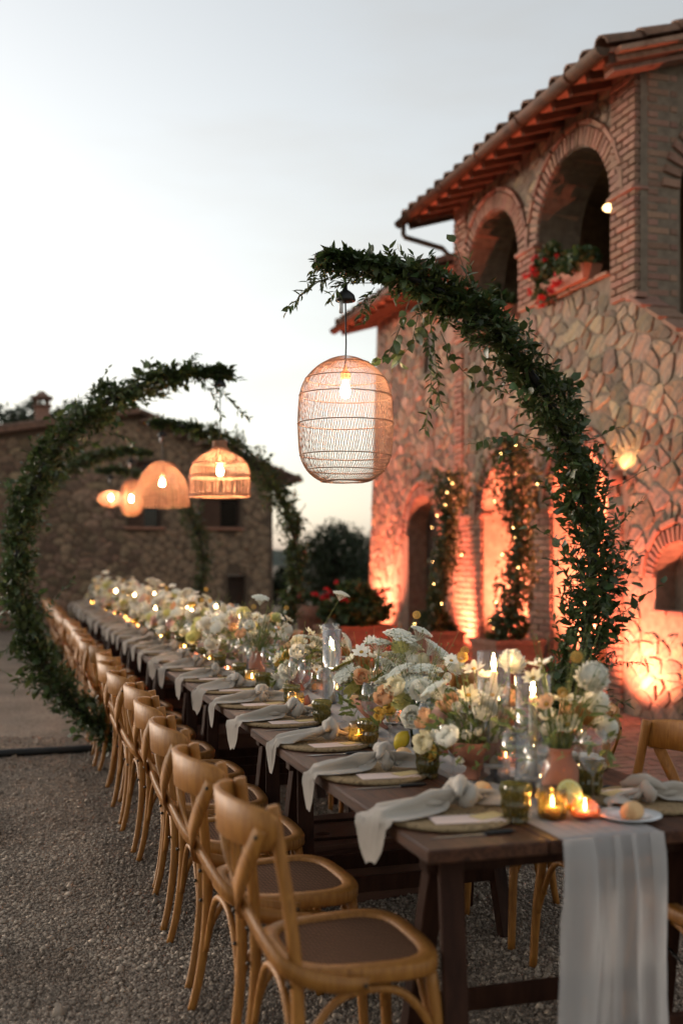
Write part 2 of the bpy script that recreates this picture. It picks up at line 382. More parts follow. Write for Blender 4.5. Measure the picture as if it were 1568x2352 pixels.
def gauze():
    m, n, l, p = new_mat('gauze'); p.inputs['Base Color'].default_value = (.62, .59, .57, 1); p.inputs['Roughness'].default_value = .95
    tr = n.new('ShaderNodeBsdfTransparent'); tl = n.new('ShaderNodeBsdfTranslucent'); tl.inputs[0].default_value = (.7, .67, .65, 1)
    a = n.new('ShaderNodeMixShader'); a.inputs[0].default_value = .4; l.new(p.outputs[0], a.inputs[1]); l.new(tl.outputs[0], a.inputs[2])
    lw = n.new('ShaderNodeLayerWeight'); lw.inputs[0].default_value = .35
    mr = n.new('ShaderNodeMapRange'); mr.inputs[3].default_value = .58; mr.inputs[4].default_value = 1.0; l.new(lw.outputs['Facing'], mr.inputs[0])
    b = n.new('ShaderNodeMixShader'); l.new(mr.outputs[0], b.inputs[0]); l.new(tr.outputs[0], b.inputs[1]); l.new(a.outputs[0], b.inputs[2])
    l.new(b.outputs[0], n['Material Output'].inputs['Surface']); return m
M_['gauze'] = gauze()
# ================================================================ ground
def ground_mat():
    m, n, l, p = new_mat('gravel_ground')
    tc_ = n.new('ShaderNodeTexCoord')
    v = n.new('ShaderNodeTexVoronoi'); v.inputs['Scale'].default_value = 75; l.new(tc_.outputs['Object'], v.inputs['Vector'])
    n1 = n.new('ShaderNodeTexNoise'); n1.inputs['Scale'].default_value = 1.3; n1.inputs['Detail'].default_value = 5; l.new(tc_.outputs['Object'], n1.inputs['Vector'])
    r = ramp(n, [(0.0, (.14, .108, .083)), (.5, (.27, .215, .17)), (1.0, (.39, .32, .26))]); l.new(v.outputs['Color'], r.inputs[0])
    r2 = ramp(n, [(.3, (.66, .63, .60)), (.7, (1.1, 1.07, 1.03))]); l.new(n1.outputs['Fac'], r2.inputs[0])
    mx = n.new('ShaderNodeMix'); mx.data_type = 'RGBA'; mx.blend_type = 'MULTIPLY'; mx.inputs[0].default_value = 1
    l.new(r.outputs[0], mx.inputs[6]); l.new(r2.outputs[0], mx.inputs[7]); l.new(mx.outputs[2], p.inputs['Base Color'])
    bp = n.new('ShaderNodeBump'); bp.inputs['Strength'].default_value = .9; bp.inputs['Distance'].default_value = .012
    inv = n.new('ShaderNodeMath'); inv.operation = 'SUBTRACT'; inv.inputs[0].default_value = 1; l.new(v.outputs['Distance'], inv.inputs[1])
    l.new(inv.outputs[0], bp.inputs['Height']); l.new(bp.outputs[0], p.inputs['Normal'])
    p.inputs['Roughness'].default_value = .95; p.inputs['Specular IOR Level'].default_value = .2
    return m
gm = ground_mat()
b = MB(); S_ = 900
b.add([(-S_, -60, 0), (S_, -60, 0), (S_, S_, 0), (-S_, S_, 0)], [(0, 1, 2, 3)]).obj('ground', gm, smooth=False, kind='structure')

# loose gravel: real stones over the part of the court where single stones can be made out
def gravel():
    octv = np.array([(1, 0, 0), (0, 1, 0), (-1, 0, 0), (0, -1, 0), (0, 0, 1), (0, 0, -.6)], float)
    octf = np.array([(0, 1, 4), (1, 2, 4), (2, 3, 4), (3, 0, 4), (1, 0, 5), (2, 1, 5), (3, 2, 5), (0, 3, 5)])
    N = 190000
    d = 3.15 / (1 - RNG.random(N) * (1 - 3.15 / 9.0))          # denser close by
    r = RNG.uniform(-.33, .36, N)
    X = r * d * _c + d * _s; Y = -r * d * _s + d * _c
    keep = X < 3.6; X, Y, d = X[keep], Y[keep], d[keep]; N = len(X)
    s = RNG.lognormal(0, .42, N) * .0048 * (1 + .05 * (d - 3))
    a = RNG.random(N) * 6.283; ca, sa = np.cos(a), np.sin(a)
    V = octv[None] * (RNG.uniform(.55, 1.35, (N, 6, 1))) * s[:, None, None] * np.stack([np.ones(N), RNG.uniform(.6, 1, N), RNG.uniform(.5, .9, N)], 1)[:, None, :]
    W = np.empty_like(V)
    W[..., 0] = V[..., 0] * ca[:, None] - V[..., 1] * sa[:, None] + X[:, None]
    W[..., 1] = V[..., 0] * sa[:, None] + V[..., 1] * ca[:, None] + Y[:, None]
    W[..., 2] = V[..., 2] + (s * .35)[:, None]
    F = (octf[None] + (np.arange(N) * 6)[:, None, None]).reshape(-1, 3)
    gmat = pmat('gravel_stone', [(.17, .13, .098), (.30, .242, .19), (.41, .335, .265)], rough=.9, scale=1.4, per_island=.5, spec=.25)
    me = np_mesh('gravel', W.reshape(-1, 3), F, gmat)
    ob('gravel', me, label='loose pale gravel covering the courtyard', cat='gravel', kind='stuff')
gravel()

fl_m = pmat('dry_leaf', [(.09, .05, .025), (.16, .10, .05)], rough=.8, per_object=.3)
fl_me = MB().add([(-.03, 0, 0), (-.012, .014, .006), (.012, .012, .004), (.034, 0, .010), (.012, -.012, .005), (-.012, -.014, .004), (0, 0, -.002)], [(0, 6, 1), (1, 6, 2), (2, 6, 3), (3, 6, 4), (4, 6, 5), (5, 6, 0)]).mesh('fallen_leaf', fl_m)
for px, py, lb in ((112, 1652, 'small dry leaf on the gravel beyond the black cable'), (132, 1775, 'small dry leaf on the gravel just this side of the black cable'), (60, 1862, 'small dry leaf on the gravel near the picture edge'), (255, 2015, 'small dry leaf on the gravel beside the chair feet'), (160, 2190, 'small dry leaf on the gravel closest to the camera')):
    q = at_z(px, py, 0); ob('fallen_leaf', fl_me, None, loc=(q.x, q.y, .014), rot=(random.uniform(-.3, .3), random.uniform(-.3, .3), random.uniform(0, 6)), scale=random.uniform(.6, 1.0), label=lb, cat='leaf', group='dry leaves on the gravel')

# ================================================================ pieces of masonry
CAMP = Vector((0, 0, H_CAM))
def in_view(p, m=60):
    q = Vector(p) - CAMP; d = q.x * _s + q.y * _c
    if d < .3: return False
    x = 784 + F_PX * (q.x * _c - q.y * _s) / d; y = 1290 - F_PX * q.z / d
    return -m < x < 1568 + m and -m < y < 2352 + m
_brick_mb = MB().box((0, 0, 0), (1, 1, 1), bev=.06)
class Masonry:
    """collects bricks; the 300 that show largest become parts, the rest one part"""
    def __init__(s): s.items = []
    def add(s, c, size, M3=None):
        s.items.append((Vector(c), Vector(size), M3 or Matrix.Identity(3)))
    def emit(s, parent, name, mat, mat_i, limit=300, rest='brickwork'):
        off = Vector(parent.location)
        def key(it):
            d = (it[0] - CAMP).length; return (0 if in_view(it[0]) else 1, d)
        s.items.sort(key=key); me = _brick_mb.mesh(name, mat, False); rb = MB()
        for i, (c, sz, M3) in enumerate(s.items):
            j = Vector((random.uniform(-1, 1), random.uniform(-1, 1), random.uniform(-1, 1))) * .003
            Mx = Matrix.Translation(c - off + j) @ M3.to_4x4() @ Matrix.Rotation(random.uniform(-.012, .012), 4, 'Z') @ Matrix.Diagonal((*sz, 1))
            if i < limit and in_view(c): ob(name, me, parent, M=Mx)
            else: rb.add(_brick_mb.v, _brick_mb.f, Mx)
        if rb.f: rb.obj(rest, mat_i, parent, smooth=False, kind='stuff')

def voronoi(u0, u1, v0, v1, du, dv, rnd, drop=.30, asp=1.25):
    pts = []
    nv = int((v1 - v0) / dv) + 2
    for j in range(nv):
        nu = int((u1 - u0) / du) + 2
        for i in range(nu):
            if rnd.random() < drop: continue
            pts.append((u0 + (i + (.5 if j % 2 else 0) + rnd.uniform(-.38, .38)) * du, v0 + (j + rnd.uniform(-.36, .36)) * dv))
            if rnd.random() < .36: pts.append((pts[-1][0] + rnd.uniform(-.5, .5) * du, pts[-1][1] + rnd.uniform(-.5, .5) * dv))
    P = np.array(pts); Q = P * np.array([1, asp]); cells = []
    for i in range(len(P)):
        dd = np.sum((Q - Q[i]) ** 2, 1); nb = np.argsort(dd)[1:15]
        poly = [np.array(q) for q in ((Q[i][0] - .6, Q[i][1] - .6), (Q[i][0] + .6, Q[i][1] - .6), (Q[i][0] + .6, Q[i][1] + .6), (Q[i][0] - .6, Q[i][1] + .6))]
        for k in nb:
            mid = (Q[i] + Q[k]) / 2; nrm = Q[k] - Q[i]; out = []
            for a in range(len(poly)):
                A, B = poly[a], poly[(a + 1) % len(poly)]; da, db = np.dot(A - mid, nrm), np.dot(B - mid, nrm)
                if da <= 0: out.append(A)
                if da * db < 0: out.append(A + (B - A) * da / (da - db))
            poly = out
            if len(poly) < 3: break
        if len(poly) >= 3: cells.append((P[i], [p / np.array([1, asp]) for p in poly]))
    return cells

def stone_piece(seed, poly, free, gap, hgt, rnd):
    """rounded stone outline -> list of (u,v,h) verts and faces, or None"""
    su, sv = seed
    if not free(su, sv): return None
    pl = []
    for (u, v) in poly:
        if not free(u, v):
            a, b_ = 0.0, 1.0
            for _ in range(7):
                mth = (a + b_) / 2
                if free(su + (u - su) * mth, sv + (v - sv) * mth): a = mth
                else: b_ = mth
            u, v = su + (u - su) * a, sv + (v - sv) * a
        pl.append((u, v))
    cu = sum(p[0] for p in pl) / len(pl); cv = sum(p[1] for p in pl) / len(pl)
    out = []
    n = len(pl)
    for i in range(n):                                   # corner cutting
        A, B = pl[i], pl[(i + 1) % n]
        q = rnd.uniform(.14, .30)
        out.append((A[0] + (B[0] - A[0]) * q, A[1] + (B[1] - A[1]) * q)); out.append((A[0] + (B[0] - A[0]) * (1 - q), A[1] + (B[1] - A[1]) * (1 - q)))
    if rnd.random() < .75:                               # most stones are worn round: cut once more
        o2 = []; n2 = len(out)
        for i in range(n2):
            A, B = out[i], out[(i + 1) % n2]; o2.append((A[0] + (B[0] - A[0]) * .5 + rnd.uniform(-.005, .005), A[1] + (B[1] - A[1]) * .5 + rnd.uniform(-.005, .005)))
        out = o2
    ring = []; gk = gap * rnd.choice((.5, .8, 1.0, 1.6, 2.4))
    for (u, v) in out:
        L = math.hypot(u - cu, v - cv)
        if L < 1e-4: return None
        k = max(.3, (L - gk * rnd.uniform(.6, 1.5)) / L); ring.append((cu + (u - cu) * k, cv + (v - cv) * k))
    m = len(ring)
    if max(p[0] for p in ring) - min(p[0] for p in ring) < .04 or max(p[1] for p in ring) - min(p[1] for p in ring) < .035: return None
    vs = []
    tu, tv = rnd.uniform(-.07, .07), rnd.uniform(-.07, .07)
    for sc_, hh in ((1, -.1), (.985, .70), (.90, 1.0)):
        for (u, v) in ring:
            w = rnd.uniform(.88, 1.12) if hh > 0 else 1
            du, dv = (u - cu) * sc_, (v - cv) * sc_
            vs.append((cu + du, cv + dv, hgt * hh * w + (du * tu + dv * tv if hh > 0 else 0)))
    vs.append((cu, cv, hgt * rnd.uniform(1.0, 1.15))); fs = []
    for r_ in range(2):
        for k in range(m): fs.append((r_ * m + k, r_ * m + (k + 1) % m, (r_ + 1) * m + (k + 1) % m, (r_ + 1) * m + k))
    for k in range(m): fs.append((2 * m + k, 2 * m + (k + 1) % m, 3 * m))
    return (cu, cv), vs, fs

def stone_wall(parent, uv0, uv1, du, dv, free, to3, seed, gap=.008, hgt=(.007, .024), limit=300, mat='stone'):
    rnd = random.Random(seed); off = Vector(parent.location); items = []
    for sd_, poly in voronoi(uv0[0], uv1[0], uv0[1], uv1[1], du, dv, rnd):
        st = stone_piece(sd_, poly, free, gap, rnd.uniform(*hgt), rnd)
        if st: items.append((to3(st[0][0], st[0][1], 0), st[1], st[2]))
    items.sort(key=lambda it: (0 if in_view(it[0]) else 1, (it[0] - CAMP).length))
    rb = MB()
    for i, (c, vs, fs) in enumerate(items):
        if i < limit and in_view(c):
            MB().add([to3(*p) - c for p in vs], fs).obj('stone', M_[mat], parent, smooth=False, loc=c - off)
        else: rb.add([to3(*p) - off for p in vs], fs)
    if rb.f: rb.obj('stonework', M_['stone_i' if mat == 'stone' else 'stone_far'], parent, smooth=False, kind='stuff')

def arch_outline(y0, y1, z0, zs, n=14, rise=None):
    c, r = (y0 + y1) / 2, (y1 - y0) / 2; rz = rise or r
    return [(y0, z0), (y1, z0)] + [(c + r * math.cos(a), zs + rz * math.sin(a)) for a in [math.pi * k / n for k in range(n + 1)]]
def in_arch(u, v, o, m=0.0):
    y0, y1, z0, zs, rise = o; c, r = (y0 + y1) / 2, (y1 - y0) / 2
    if v < z0 - m or u < y0 - m or u > y1 + m: return False
    if v <= zs: return True
    return ((u - c) / (r + m)) ** 2 + ((v - zs) / (rise + m)) ** 2 <= 1
def panel_mesh(outline, holes, to3, depth3, mat, name, parent):
    """flat wall face with holes plus the reveals running back through them"""
    off = Vector(parent.location); vs = [Vector(p) for p in outline]; es = [(i, (i + 1) % len(outline)) for i in range(len(outline))]
    hs_ = []
    for h in holes:
        o = len(vs); pts = h['pts']; vs += [Vector(p) for p in pts]; es += [(o + i, o + (i + 1) % len(pts)) for i in range(len(pts))]
    rv, re, rf, *_ = delaunay_2d_cdt(vs, es, [], 1, 1e-5)
    mb = MB(); fs = []
    for f in rf:
        c = sum((rv[i] for i in f), Vector((0, 0))) / len(f)
        if any(in_arch(c.x, c.y, h['o']) for h in holes): continue
        fs.append(tuple(f))
    mb.add([to3(p.x, p.y, 0) - off for p in rv], fs)
    for h in holes:
        pts = h['pts']; n = len(pts); dd = h.get('depth', depth3)
        mb.add([to3(*p, 0) - off for p in pts] + [to3(*p, -dd) - off for p in pts], [(i, (i + 1) % n, n + (i + 1) % n, n + i) for i in range(n)])
    return mb.obj(name, mat, parent, smooth=False)

# ================================================================ stone farmhouse with the loggia
WX = 5.51
house = root('stone_farmhouse', (WX, 8.74, 0), 'rubble stone farmhouse with brick arched upper loggia, washed in orange red light', 'building')
HO = Vector(house.location)
def w3(u, v, h): return Vector((WX - h, u, v))                      # wall face: u along Y, v up, h out of the wall
OP = dict(  # y0, y1, z0, spring, rise
    A=(9.19, 10.70, 4.23, 4.89, .755), B=(11.15, 12.60, 4.23, 4.89, .725),
    L1=(10.93, 12.13, 0, 2.0, .60), L2=(9.27, 10.36, 0, 2.05, .545),
    D=(13.55, 14.73, 0, 1.80, .56), N=(7.72, 8.46, 1.02, 1.30, .32), W=(13.72, 14.12, 4.05, 4.62, .001))
outline = [(6.2, 0), (16.6, 0), (16.12, 5.2), (13.0, 5.2), (13.0, 6.1), (8.74, 6.1), (8.74, 3.84), (6.2, 2.3)]
holes = [dict(pts=arch_outline(o[0], o[1], o[2], o[3], 14, o[4]), o=o, depth=dict(N=.6, D=.34, W=.2).get(k, .5)) for k, o in OP.items()]
panel_mesh(outline, holes, w3, .5, M_['mortar'], 'wall', house)

BR = Masonry()
def pier(y0, y1, z0, z1, proud=.035, course=.071, side=True, deep=.5, side_far=False):
    z = z0; k = 0
    while z < z1 - .02:
        hz = course - .014; w = y1 - y0
        n = max(1, round(w / .25)); cuts = [0]
        o = .5 if k % 2 else 0
        L = w / n
        cuts = sorted({0, w} | {min(w, max(0, (i + o) * L)) for i in range(n + 1)})
        for a, c in zip(cuts, cuts[1:]):
            if c - a < .03: continue
            BR.add((WX - proud + .06, y0 + (a + c) / 2, z + hz / 2), (.12 + random.uniform(-.008, .008), c - a - .012, hz))
        if side:
            x0 = WX - proud + .13; m = [0, .24, deep - .12] if k % 2 else [0, .12, .36, deep - .12]
            for a, c in zip(m, m[1:]):
                if c - a > .04: BR.add((x0 + (a + c) / 2, y0 + .06 - .001, z + hz / 2), (c - a - .012, .12, hz))
        z += course; k += 1
def voussoirs(o, rad=.25, deep=.5, proud=.03, hood=True, w=.066, full=math.pi):
    y0, y1, z0, zs, rise = o; c, r = (y0 + y1) / 2, (y1 - y0) / 2; rm = (r + rise) / 2
    n = int(math.pi * (rm + rad / 2) / (w + .012))
    for k in range(n):
        a = math.pi * (k + .5) / n
        M3 = Matrix.Rotation(a, 3, 'X')
        cy_, cz_ = c + (r + rad / 2) * math.cos(a), zs + (rise + rad / 2) * math.sin(a)
        BR.add((WX - proud + deep / 2, cy_, cz_), (deep, rad, w * random.uniform(.82, 1.0) * (rm + .02) / (rm + rad / 2)), M3)
    if hood:
        n = int(math.pi * (rm + rad + .03) / .26)
        for k in range(n):
            a = math.pi * (k + .5) / n; M3 = Matrix.Rotation(a, 3, 'X')
            BR.add((WX - proud - .012 + .06, c + (r + rad + .036) * math.cos(a), zs + (rise + rad + .036) * math.sin(a)), (.12, .05, .245), M3)
# loggia
pier(8.74, 9.185, 3.9, 6.05, side=False); pier(10.705, 11.145, 4.25, 4.86); pier(12.605, 12.995, 4.25, 6.05)
voussoirs(OP['A'], rad=.19); voussoirs(OP['B'], rad=.19)
# portico
pier(10.37, 10.92, 0, 2.0); pier(12.14, 12.72, 0, 1.98); pier(8.98, 9.26, 0, 2.0, side=False)
voussoirs(OP['L1'], rad=.16); voussoirs(OP['L2'], rad=.16); voussoirs(OP['D'], rad=.16, deep=.3)
voussoirs(OP['N'], rad=.14, deep=.3, hood=True, w=.05)
pier(12.73, 12.99, 0, 4.2, proud=.03, side=False)                # quoin at the joint of the two wings
# imposts, sills and copings of thin bricks
def string(y0, y1, z, proud=.07, h=.035, ln=.26):
    n = max(1, round((y1 - y0) / ln))
    for i in range(n):
        a = y0 + (y1 - y0) * i / n; BR.add((WX - proud + .09, a + (y1 - y0) / n / 2, z), (.18, (y1 - y0) / n - .01, h))
string(8.72, 9.21, 4.885); string(10.68, 11.17, 4.885); string(12.58, 13.0, 4.885)
string(9.2, 10.69, 4.215, .06); string(11.16, 12.59, 4.215, .06)
string(10.34, 10.95, 2.0, .06, .05); string(12.1, 12.75, 2.0, .06, .05); string(7.7, 8.5, 1.0, .05, .04)
for i in range(9):                                               # sloping coping of the stair wall
    u = 8.66 - i * .27; BR.add((WX + .06, u, 3.84 - (8.74 - u) * .606 + .02), (.30, .255, .04), Matrix.Rotation(math.atan(.606), 3, 'X'))
BR.add((WX - .02, 8.74, 3.88), (.12, .2, .05))
# near end of the loggia: brick corner seen round the side
def side_pier(x0, x1, z0, z1, y=8.74):
    z = z0; k = 0
    while z < z1:
        cuts = [x0, x0 + .24, x1] if k % 2 else [x0, x0 + .12, x0 + .36, x1]
        for a, c in zip(cuts, cuts[1:]):
            if c > x1 + .01 or c - a < .03: continue
            BR.add(((a + c) / 2, y + .054, z + .0285), (c - a - .012, .12, .057))
        z += .071; k += 1
side_pier(WX + .09, WX + .42, 3.55, 6.05)
BR.emit(house, 'brick', M_['brick'], M_['brick_i'])

def wall_free(u, v):
    if u < 6.3 or v < .0: return False
    if u > 16.6 - .092 * v - .02: return False
    if v > (6.0 if 8.74 < u < 13.0 else 5.12): return False
    if u < 8.74 and v > 3.80 - (8.74 - u) * .606: return False
    for k, o in OP.items():
        if in_arch(u, v, o, dict(A=.25, B=.25, L1=.22, L2=.22, D=.22, N=.2).get(k, .05)):
            if k in 'AB' and v < 4.86 and not in_arch(u, v, o, .02): continue
            if k in ('L1', 'L2') and v < 2.0: return False
            return False
    if 3.88 < v and (8.7 < u < 9.21): return False
    if 4.20 < v < 4.92 and (10.68 < u < 11.17): return False
    if 4.2 < v and 12.58 < u < 13.0: return False
    if v < 2.06 and (10.3 < u < 10.97 or 12.1 < u < 12.99 or 8.96 < u < 9.3): return False
    if v < 4.2 and 12.72 < u < 13.0: return False
    if abs(v - 4.215) < .03 and 9.1 < u < 12.6: return False
    return True
stone_wall(house, (6.2, .05), (16.6, 6.1), .195, .150, wall_free, w3, 11)

# inside of the portico, loggia and stair: back walls, floors
b = MB()
b.box((WX + 2.0, 10.7, 1.5), (.1, 4.6, 3.2)); b.box((WX + 1.15, 13.05, 1.5), (1.8, .1, 3.2)); b.box((WX + 1.15, 9.0, 1.5), (1.8, .1, 3.2))
b.v = [tuple(Vector(p) - HO) for p in b.v]; b.obj('portico_wall', M_['plaster'], house, smooth=False)
b = MB(); b.box((WX + 1.25, 10.85, 3.2), (2.4, 4.1, .16)); b.box((WX + 2.4, 10.85, 4.75), (.12, 4.2, 3.3)); b.box((WX + 1.3, 10.85, 6.2), (2.3, 4.2, .06)); b.box((WX + 1.2, 12.93, 4.7), (2.3, .1, 3.2))
b.v = [tuple(Vector(p) - HO) for p in b.v]; b.obj('loggia_wall', M_['mortar'], house, smooth=False)
b = MB(); b.box((WX + .25 + .02, 9.95, 3.75), (.46, 1.5, .9)); b.box((WX + .27, 11.87, 3.75), (.46, 1.44, .9))
b.v = [tuple(Vector(p) - HO) for p in b.v]; b.obj('parapet', M_['mortar'], house, smooth=False)
# side wall of the loggia with its arch, in stone, and the stair behind the sloping wall
def s3(u, v, h): return Vector((u, 8.74 + .0 - h, v))
so_ = (WX + .44, WX + 1.7, 3.5, 4.89, .63)
panel_mesh([(WX + .02, 3.3), (WX + 2.6, 3.3), (WX + 2.6, 6.9), (WX + .02, 6.1)], [dict(pts=arch_outline(*so_[:4], 14, so_[4]), o=so_)], s3, .4, M_['mortar'], 'side_wall', house)
def side_free(u, v):
    return WX + .44 < u < WX + 2.5 and v > 4.9 and v < 5.9 + .3 * (u - WX) and not in_arch(u, v, so_, .22)
stone_wall(house, (WX + .3, 4.6), (WX + 2.6, 6.8), .235, .185, side_free, s3, 5, limit=40)
b = MB()
for k in range(20):
    u = so_[0]; a = math.pi * (k + .5) / 20; c = (so_[0] + so_[1]) / 2; r = .63
    M3 = Matrix.Rotation(-a, 3, 'Y')
    Mx = Matrix.Translation(Vector((c + (r + .1) * math.cos(a), 8.74 + .1, so_[3] + (r + .1) * math.sin(a)))) @ M3.to_4x4() @ Matrix.Diagonal((.19, .26, .075, 1))
    b.add(_brick_mb.v, _brick_mb.f, Mx)
b.v = [tuple(Vector(p) - HO) for p in b.v]; b.obj('side_arch', M_['brick_i'], house, smooth=False)
b = MB()
for k in range(14):
    b.box((WX + .75, 8.74 - .13 - k * .27, (3.3 - k * .165) / 2), (1.1, .27, 3.3 - k * .165))
b.v = [tuple(Vector(p) - HO) for p in b.v]; b.obj('stair', M_['mortar'], house, smooth=False)
b = MB(); b.box((WX + .33, 8.09, 1.6), (.04, .9, 1.3)); b.v = [tuple(Vector(p) - HO) for p in b.v]; b.obj('niche_back', M_['wood_dark'], house, smooth=False)
# end wall of the far wing, upper wall band
b = MB(); b.add([w3(16.6, 0, 0) - HO, Vector((9.5, 16.6, 0)) - HO, Vector((9.5, 16.12, 6.2)) - HO, w3(16.12, 5.2, 0) - HO], [(0, 1, 2, 3)]); b.obj('end_wall', M_['mortar'], house, smooth=False)
# door leaf in the far arch, small shuttered window
dr = MB(); 
for k in range(6): dr.box((WX + .3, 13.56 + .195 * (k + .5), 1.18), (.05, .19, 2.36), bev=.008)
dr.v = [tuple(Vector(p) - HO) for p in dr.v]; dro = dr.obj('door', M_['wood_dark'], house, smooth=False)
MB().ball((WX + .255 - HO.x, 14.58 - HO.y, 1.05), .03).obj('handle', M_['bolt'], dro)
sh = MB()
for k in range(9): sh.box((WX + .06, 13.92, 4.1 + k * .06), (.03, .38, .045), M=None)
sh.v = [tuple(Vector(p) - HO) for p in sh.v]; sh.obj('window', M_['wood_dark'], house, smooth=False)

# ---------------- roofs
def roof(eave_x, y0, y1, z_e, slope, run, name_seed, wall_top=None):
    rf = ob('roof', None, house, loc=(0, 0, 0)); off = HO
    th = math.atan(slope); rnd = random.Random(name_seed)
    def rp(x, y, up=0): return Vector((x - math.sin(th) * up, y, z_e + (x - eave_x) * slope + math.cos(th) * up)) - off
    sb = MB(); sb.add([rp(eave_x, y0, .02), rp(eave_x + run, y0, .02), rp(eave_x + run, y1, .02), rp(eave_x, y1, .02),
                       rp(eave_x, y0, .06), rp(eave_x + run, y0, .06), rp(eave_x + run, y1, .06), rp(eave_x, y1, .06)],
                      [(0, 1, 2, 3), (7, 6, 5, 4), (0, 4, 5, 1), (1, 5, 6, 2), (2, 6, 7, 3), (3, 7, 4, 0)])
    sb.obj('roof_deck', M_['soffit'], rf, smooth=False)
    # soffit bricks lying between the rafters show as slightly uneven panels
    n = int((y1 - y0) / .335)
    for i in range(n + 1):
        y = y0 + .05 + i * (y1 - y0 - .1) / n
        q = MB(); Mx = Matrix.Translation(rp(eave_x + .36, y, -.03)) @ Matrix.Rotation(-th, 4, 'Y')
        q.box((0, 0, 0), (.74, .075, .09), M=Mx, bev=.006); q.obj('rafter', M_['beam'], rf, smooth=False)
        if i < n:
            y2 = y + (y1 - y0 - .1) / n / 2
            p = MB(); p.box((0, 0, 0), (.6, .235, .02), M=Matrix.Translation(rp(eave_x + .32, y2, .008)) @ Matrix.Rotation(-th + rnd.uniform(-.01, .03), 4, 'Y'))
            p.obj('soffit_panel', M_['soffit'], rf, smooth=False)
    # curved clay tiles
    tm = MB(); prof = []
    for j in range(2):
        rr = .108 if j == 0 else .088; xx = 0 if j == 0 else .44
        for k in range(7): a = math.pi * k / 6; prof.append((xx, rr * math.cos(a), rr * math.sin(a)))
    for j in range(2):
        rr = .090 if j == 0 else .072; xx = 0 if j == 0 else .44
        for k in range(7): a = math.pi * k / 6; prof.append((xx, rr * math.cos(a), rr * math.sin(a)))
    fs = [(k, k + 1, 8 + k, 7 + k) for k in range(6)] + [(14 + k, 21 + k, 22 + k, 15 + k) for k in range(6)] + [(k, 14 + k, 15 + k, k + 1) for k in range(6)]
    tm.add(prof, fs); tme = tm.mesh('roof_tile', M_['tile']); rest = MB()
    nt = int((y1 - y0) / .285)
    for r_ in range(int(run / .38)):
        for i in range(nt + 1):
            y = y0 + .03 + i * (y1 - y0 - .06) / nt
            Mx = Matrix.Translation(rp(eave_x - .02 + r_ * .38, y + rnd.uniform(-.012, .012), .075 + rnd.uniform(0, .03))) @ Matrix.Rotation(-th - .03 + rnd.uniform(-.02, .02), 4, 'Y') @ Matrix.Rotation(rnd.uniform(-.06, .06), 4, 'Z')
            if r_ == 0: ob('roof_tile', tme, rf, M=Mx)
            else: rest.add(tm.v, tm.f, Mx)
    rest.obj('tiling', M_['tile'], rf, kind='stuff')
    # verge: two oversailing courses on the near end
    vg = MB()
    for k in range(3):
        vg.box((0, 0, 0), (run, .16 + .08 * k, .045), M=Matrix.Translation(rp(eave_x + run / 2, y0 + .16 - .05 * k, -.10 + .055 * k)) @ Matrix.Rotation(-th, 4, 'Y'))
    vg.obj('verge', M_['brick_i'], rf, smooth=False)
    # half-round gutter with end caps
    gt = MB(); G = []
    for (r0, y_) in ((.075, y0 - .06), (.075, y1 + .06), (.068, y0 - .06), (.068, y1 + .06)):
        for k in range(9): a = math.pi + math.pi * k / 8; G.append(Vector((eave_x - .085 + r0 * math.cos(a), y_, z_e + .03 + r0 * math.sin(a))) - off)
    fs = [(k, k + 1, 10 + k, 9 + k) for k in range(8)] + [(18 + k, 27 + k, 28 + k, 19 + k) for k in range(8)] + [tuple(range(0, 9)), tuple(range(9, 18))[::-1]]
    gt.add(G, fs)
    for j in range(5):
        yy = y0 + .5 + j * (y1 - y0 - 1) / 4
        pts = [Vector((eave_x - .085 + .079 * math.cos(math.pi + math.pi * k / 8), yy, z_e + .03 + .079 * math.sin(math.pi + math.pi * k / 8))) - off for k in range(9)]
        gt.tube(pts, .008, 5)
    gt.obj('gutter', M_['copper'], rf)
    return rf
rf1 = roof(5.03, 8.46, 13.5, 5.90, .30, 3.6, 1)
rf2 = roof(5.05, 13.05, 16.6, 5.12, .30, 3.6, 2)
b = MB(); b.tube([Vector(p) - HO for p in [(4.95, 13.42, 5.9), (4.95, 13.42, 5.74), (4.97, 13.4, 5.70), (5.36, 13.08, 5.5), (5.42, 13.04, 5.42), (5.42, 13.04, 4.9)]], .035, 8); b.obj('downpipe', M_['copper'], house)
# loggia ceiling lamp, wall sconce
lp = root('ceiling_lamp', at_x(1397, 477, 6.7), 'glowing warm lamp hanging inside the upper loggia arch', 'lamp')
b = MB(); b.ball((0, 0, 0), .055, 10, 7, (1.25, 1.25, .8)); b.obj('bulb_shade', M_['lampwarm'], lp)
b = MB(); b.tube([(0, 0, .04), (0, 0, .62)], .006, 6); b.obj('rod', M_['black'], lp)
sp = at_x(1418, 1098, WX - .1); sc_ = root('wall_sconce', (WX - .12, sp.y, sp.z), 'terracotta up and down wall sconce beside the tall hoop', 'sconce')
b = MB(); b.lathe([(.058, -.07), (.062, -.066), (.062, .066), (.058, .07), (.054, .06), (.054, -.06), (.058, -.07)], 16); b.obj('shade', M_['terracotta'], sc_)
b = MB(); b.box((.06, 0, 0), (.08, .05, .05), bev=.006); b.obj('bracket', M_['black'], sc_, smooth=False)
for s in (1, -1):
    b = MB(); b.ball((0, 0, .034 * s), .020, 8, 6); b.obj('bulb', emat('sconce_bulb', (1, .62, .25), 190), sc_)

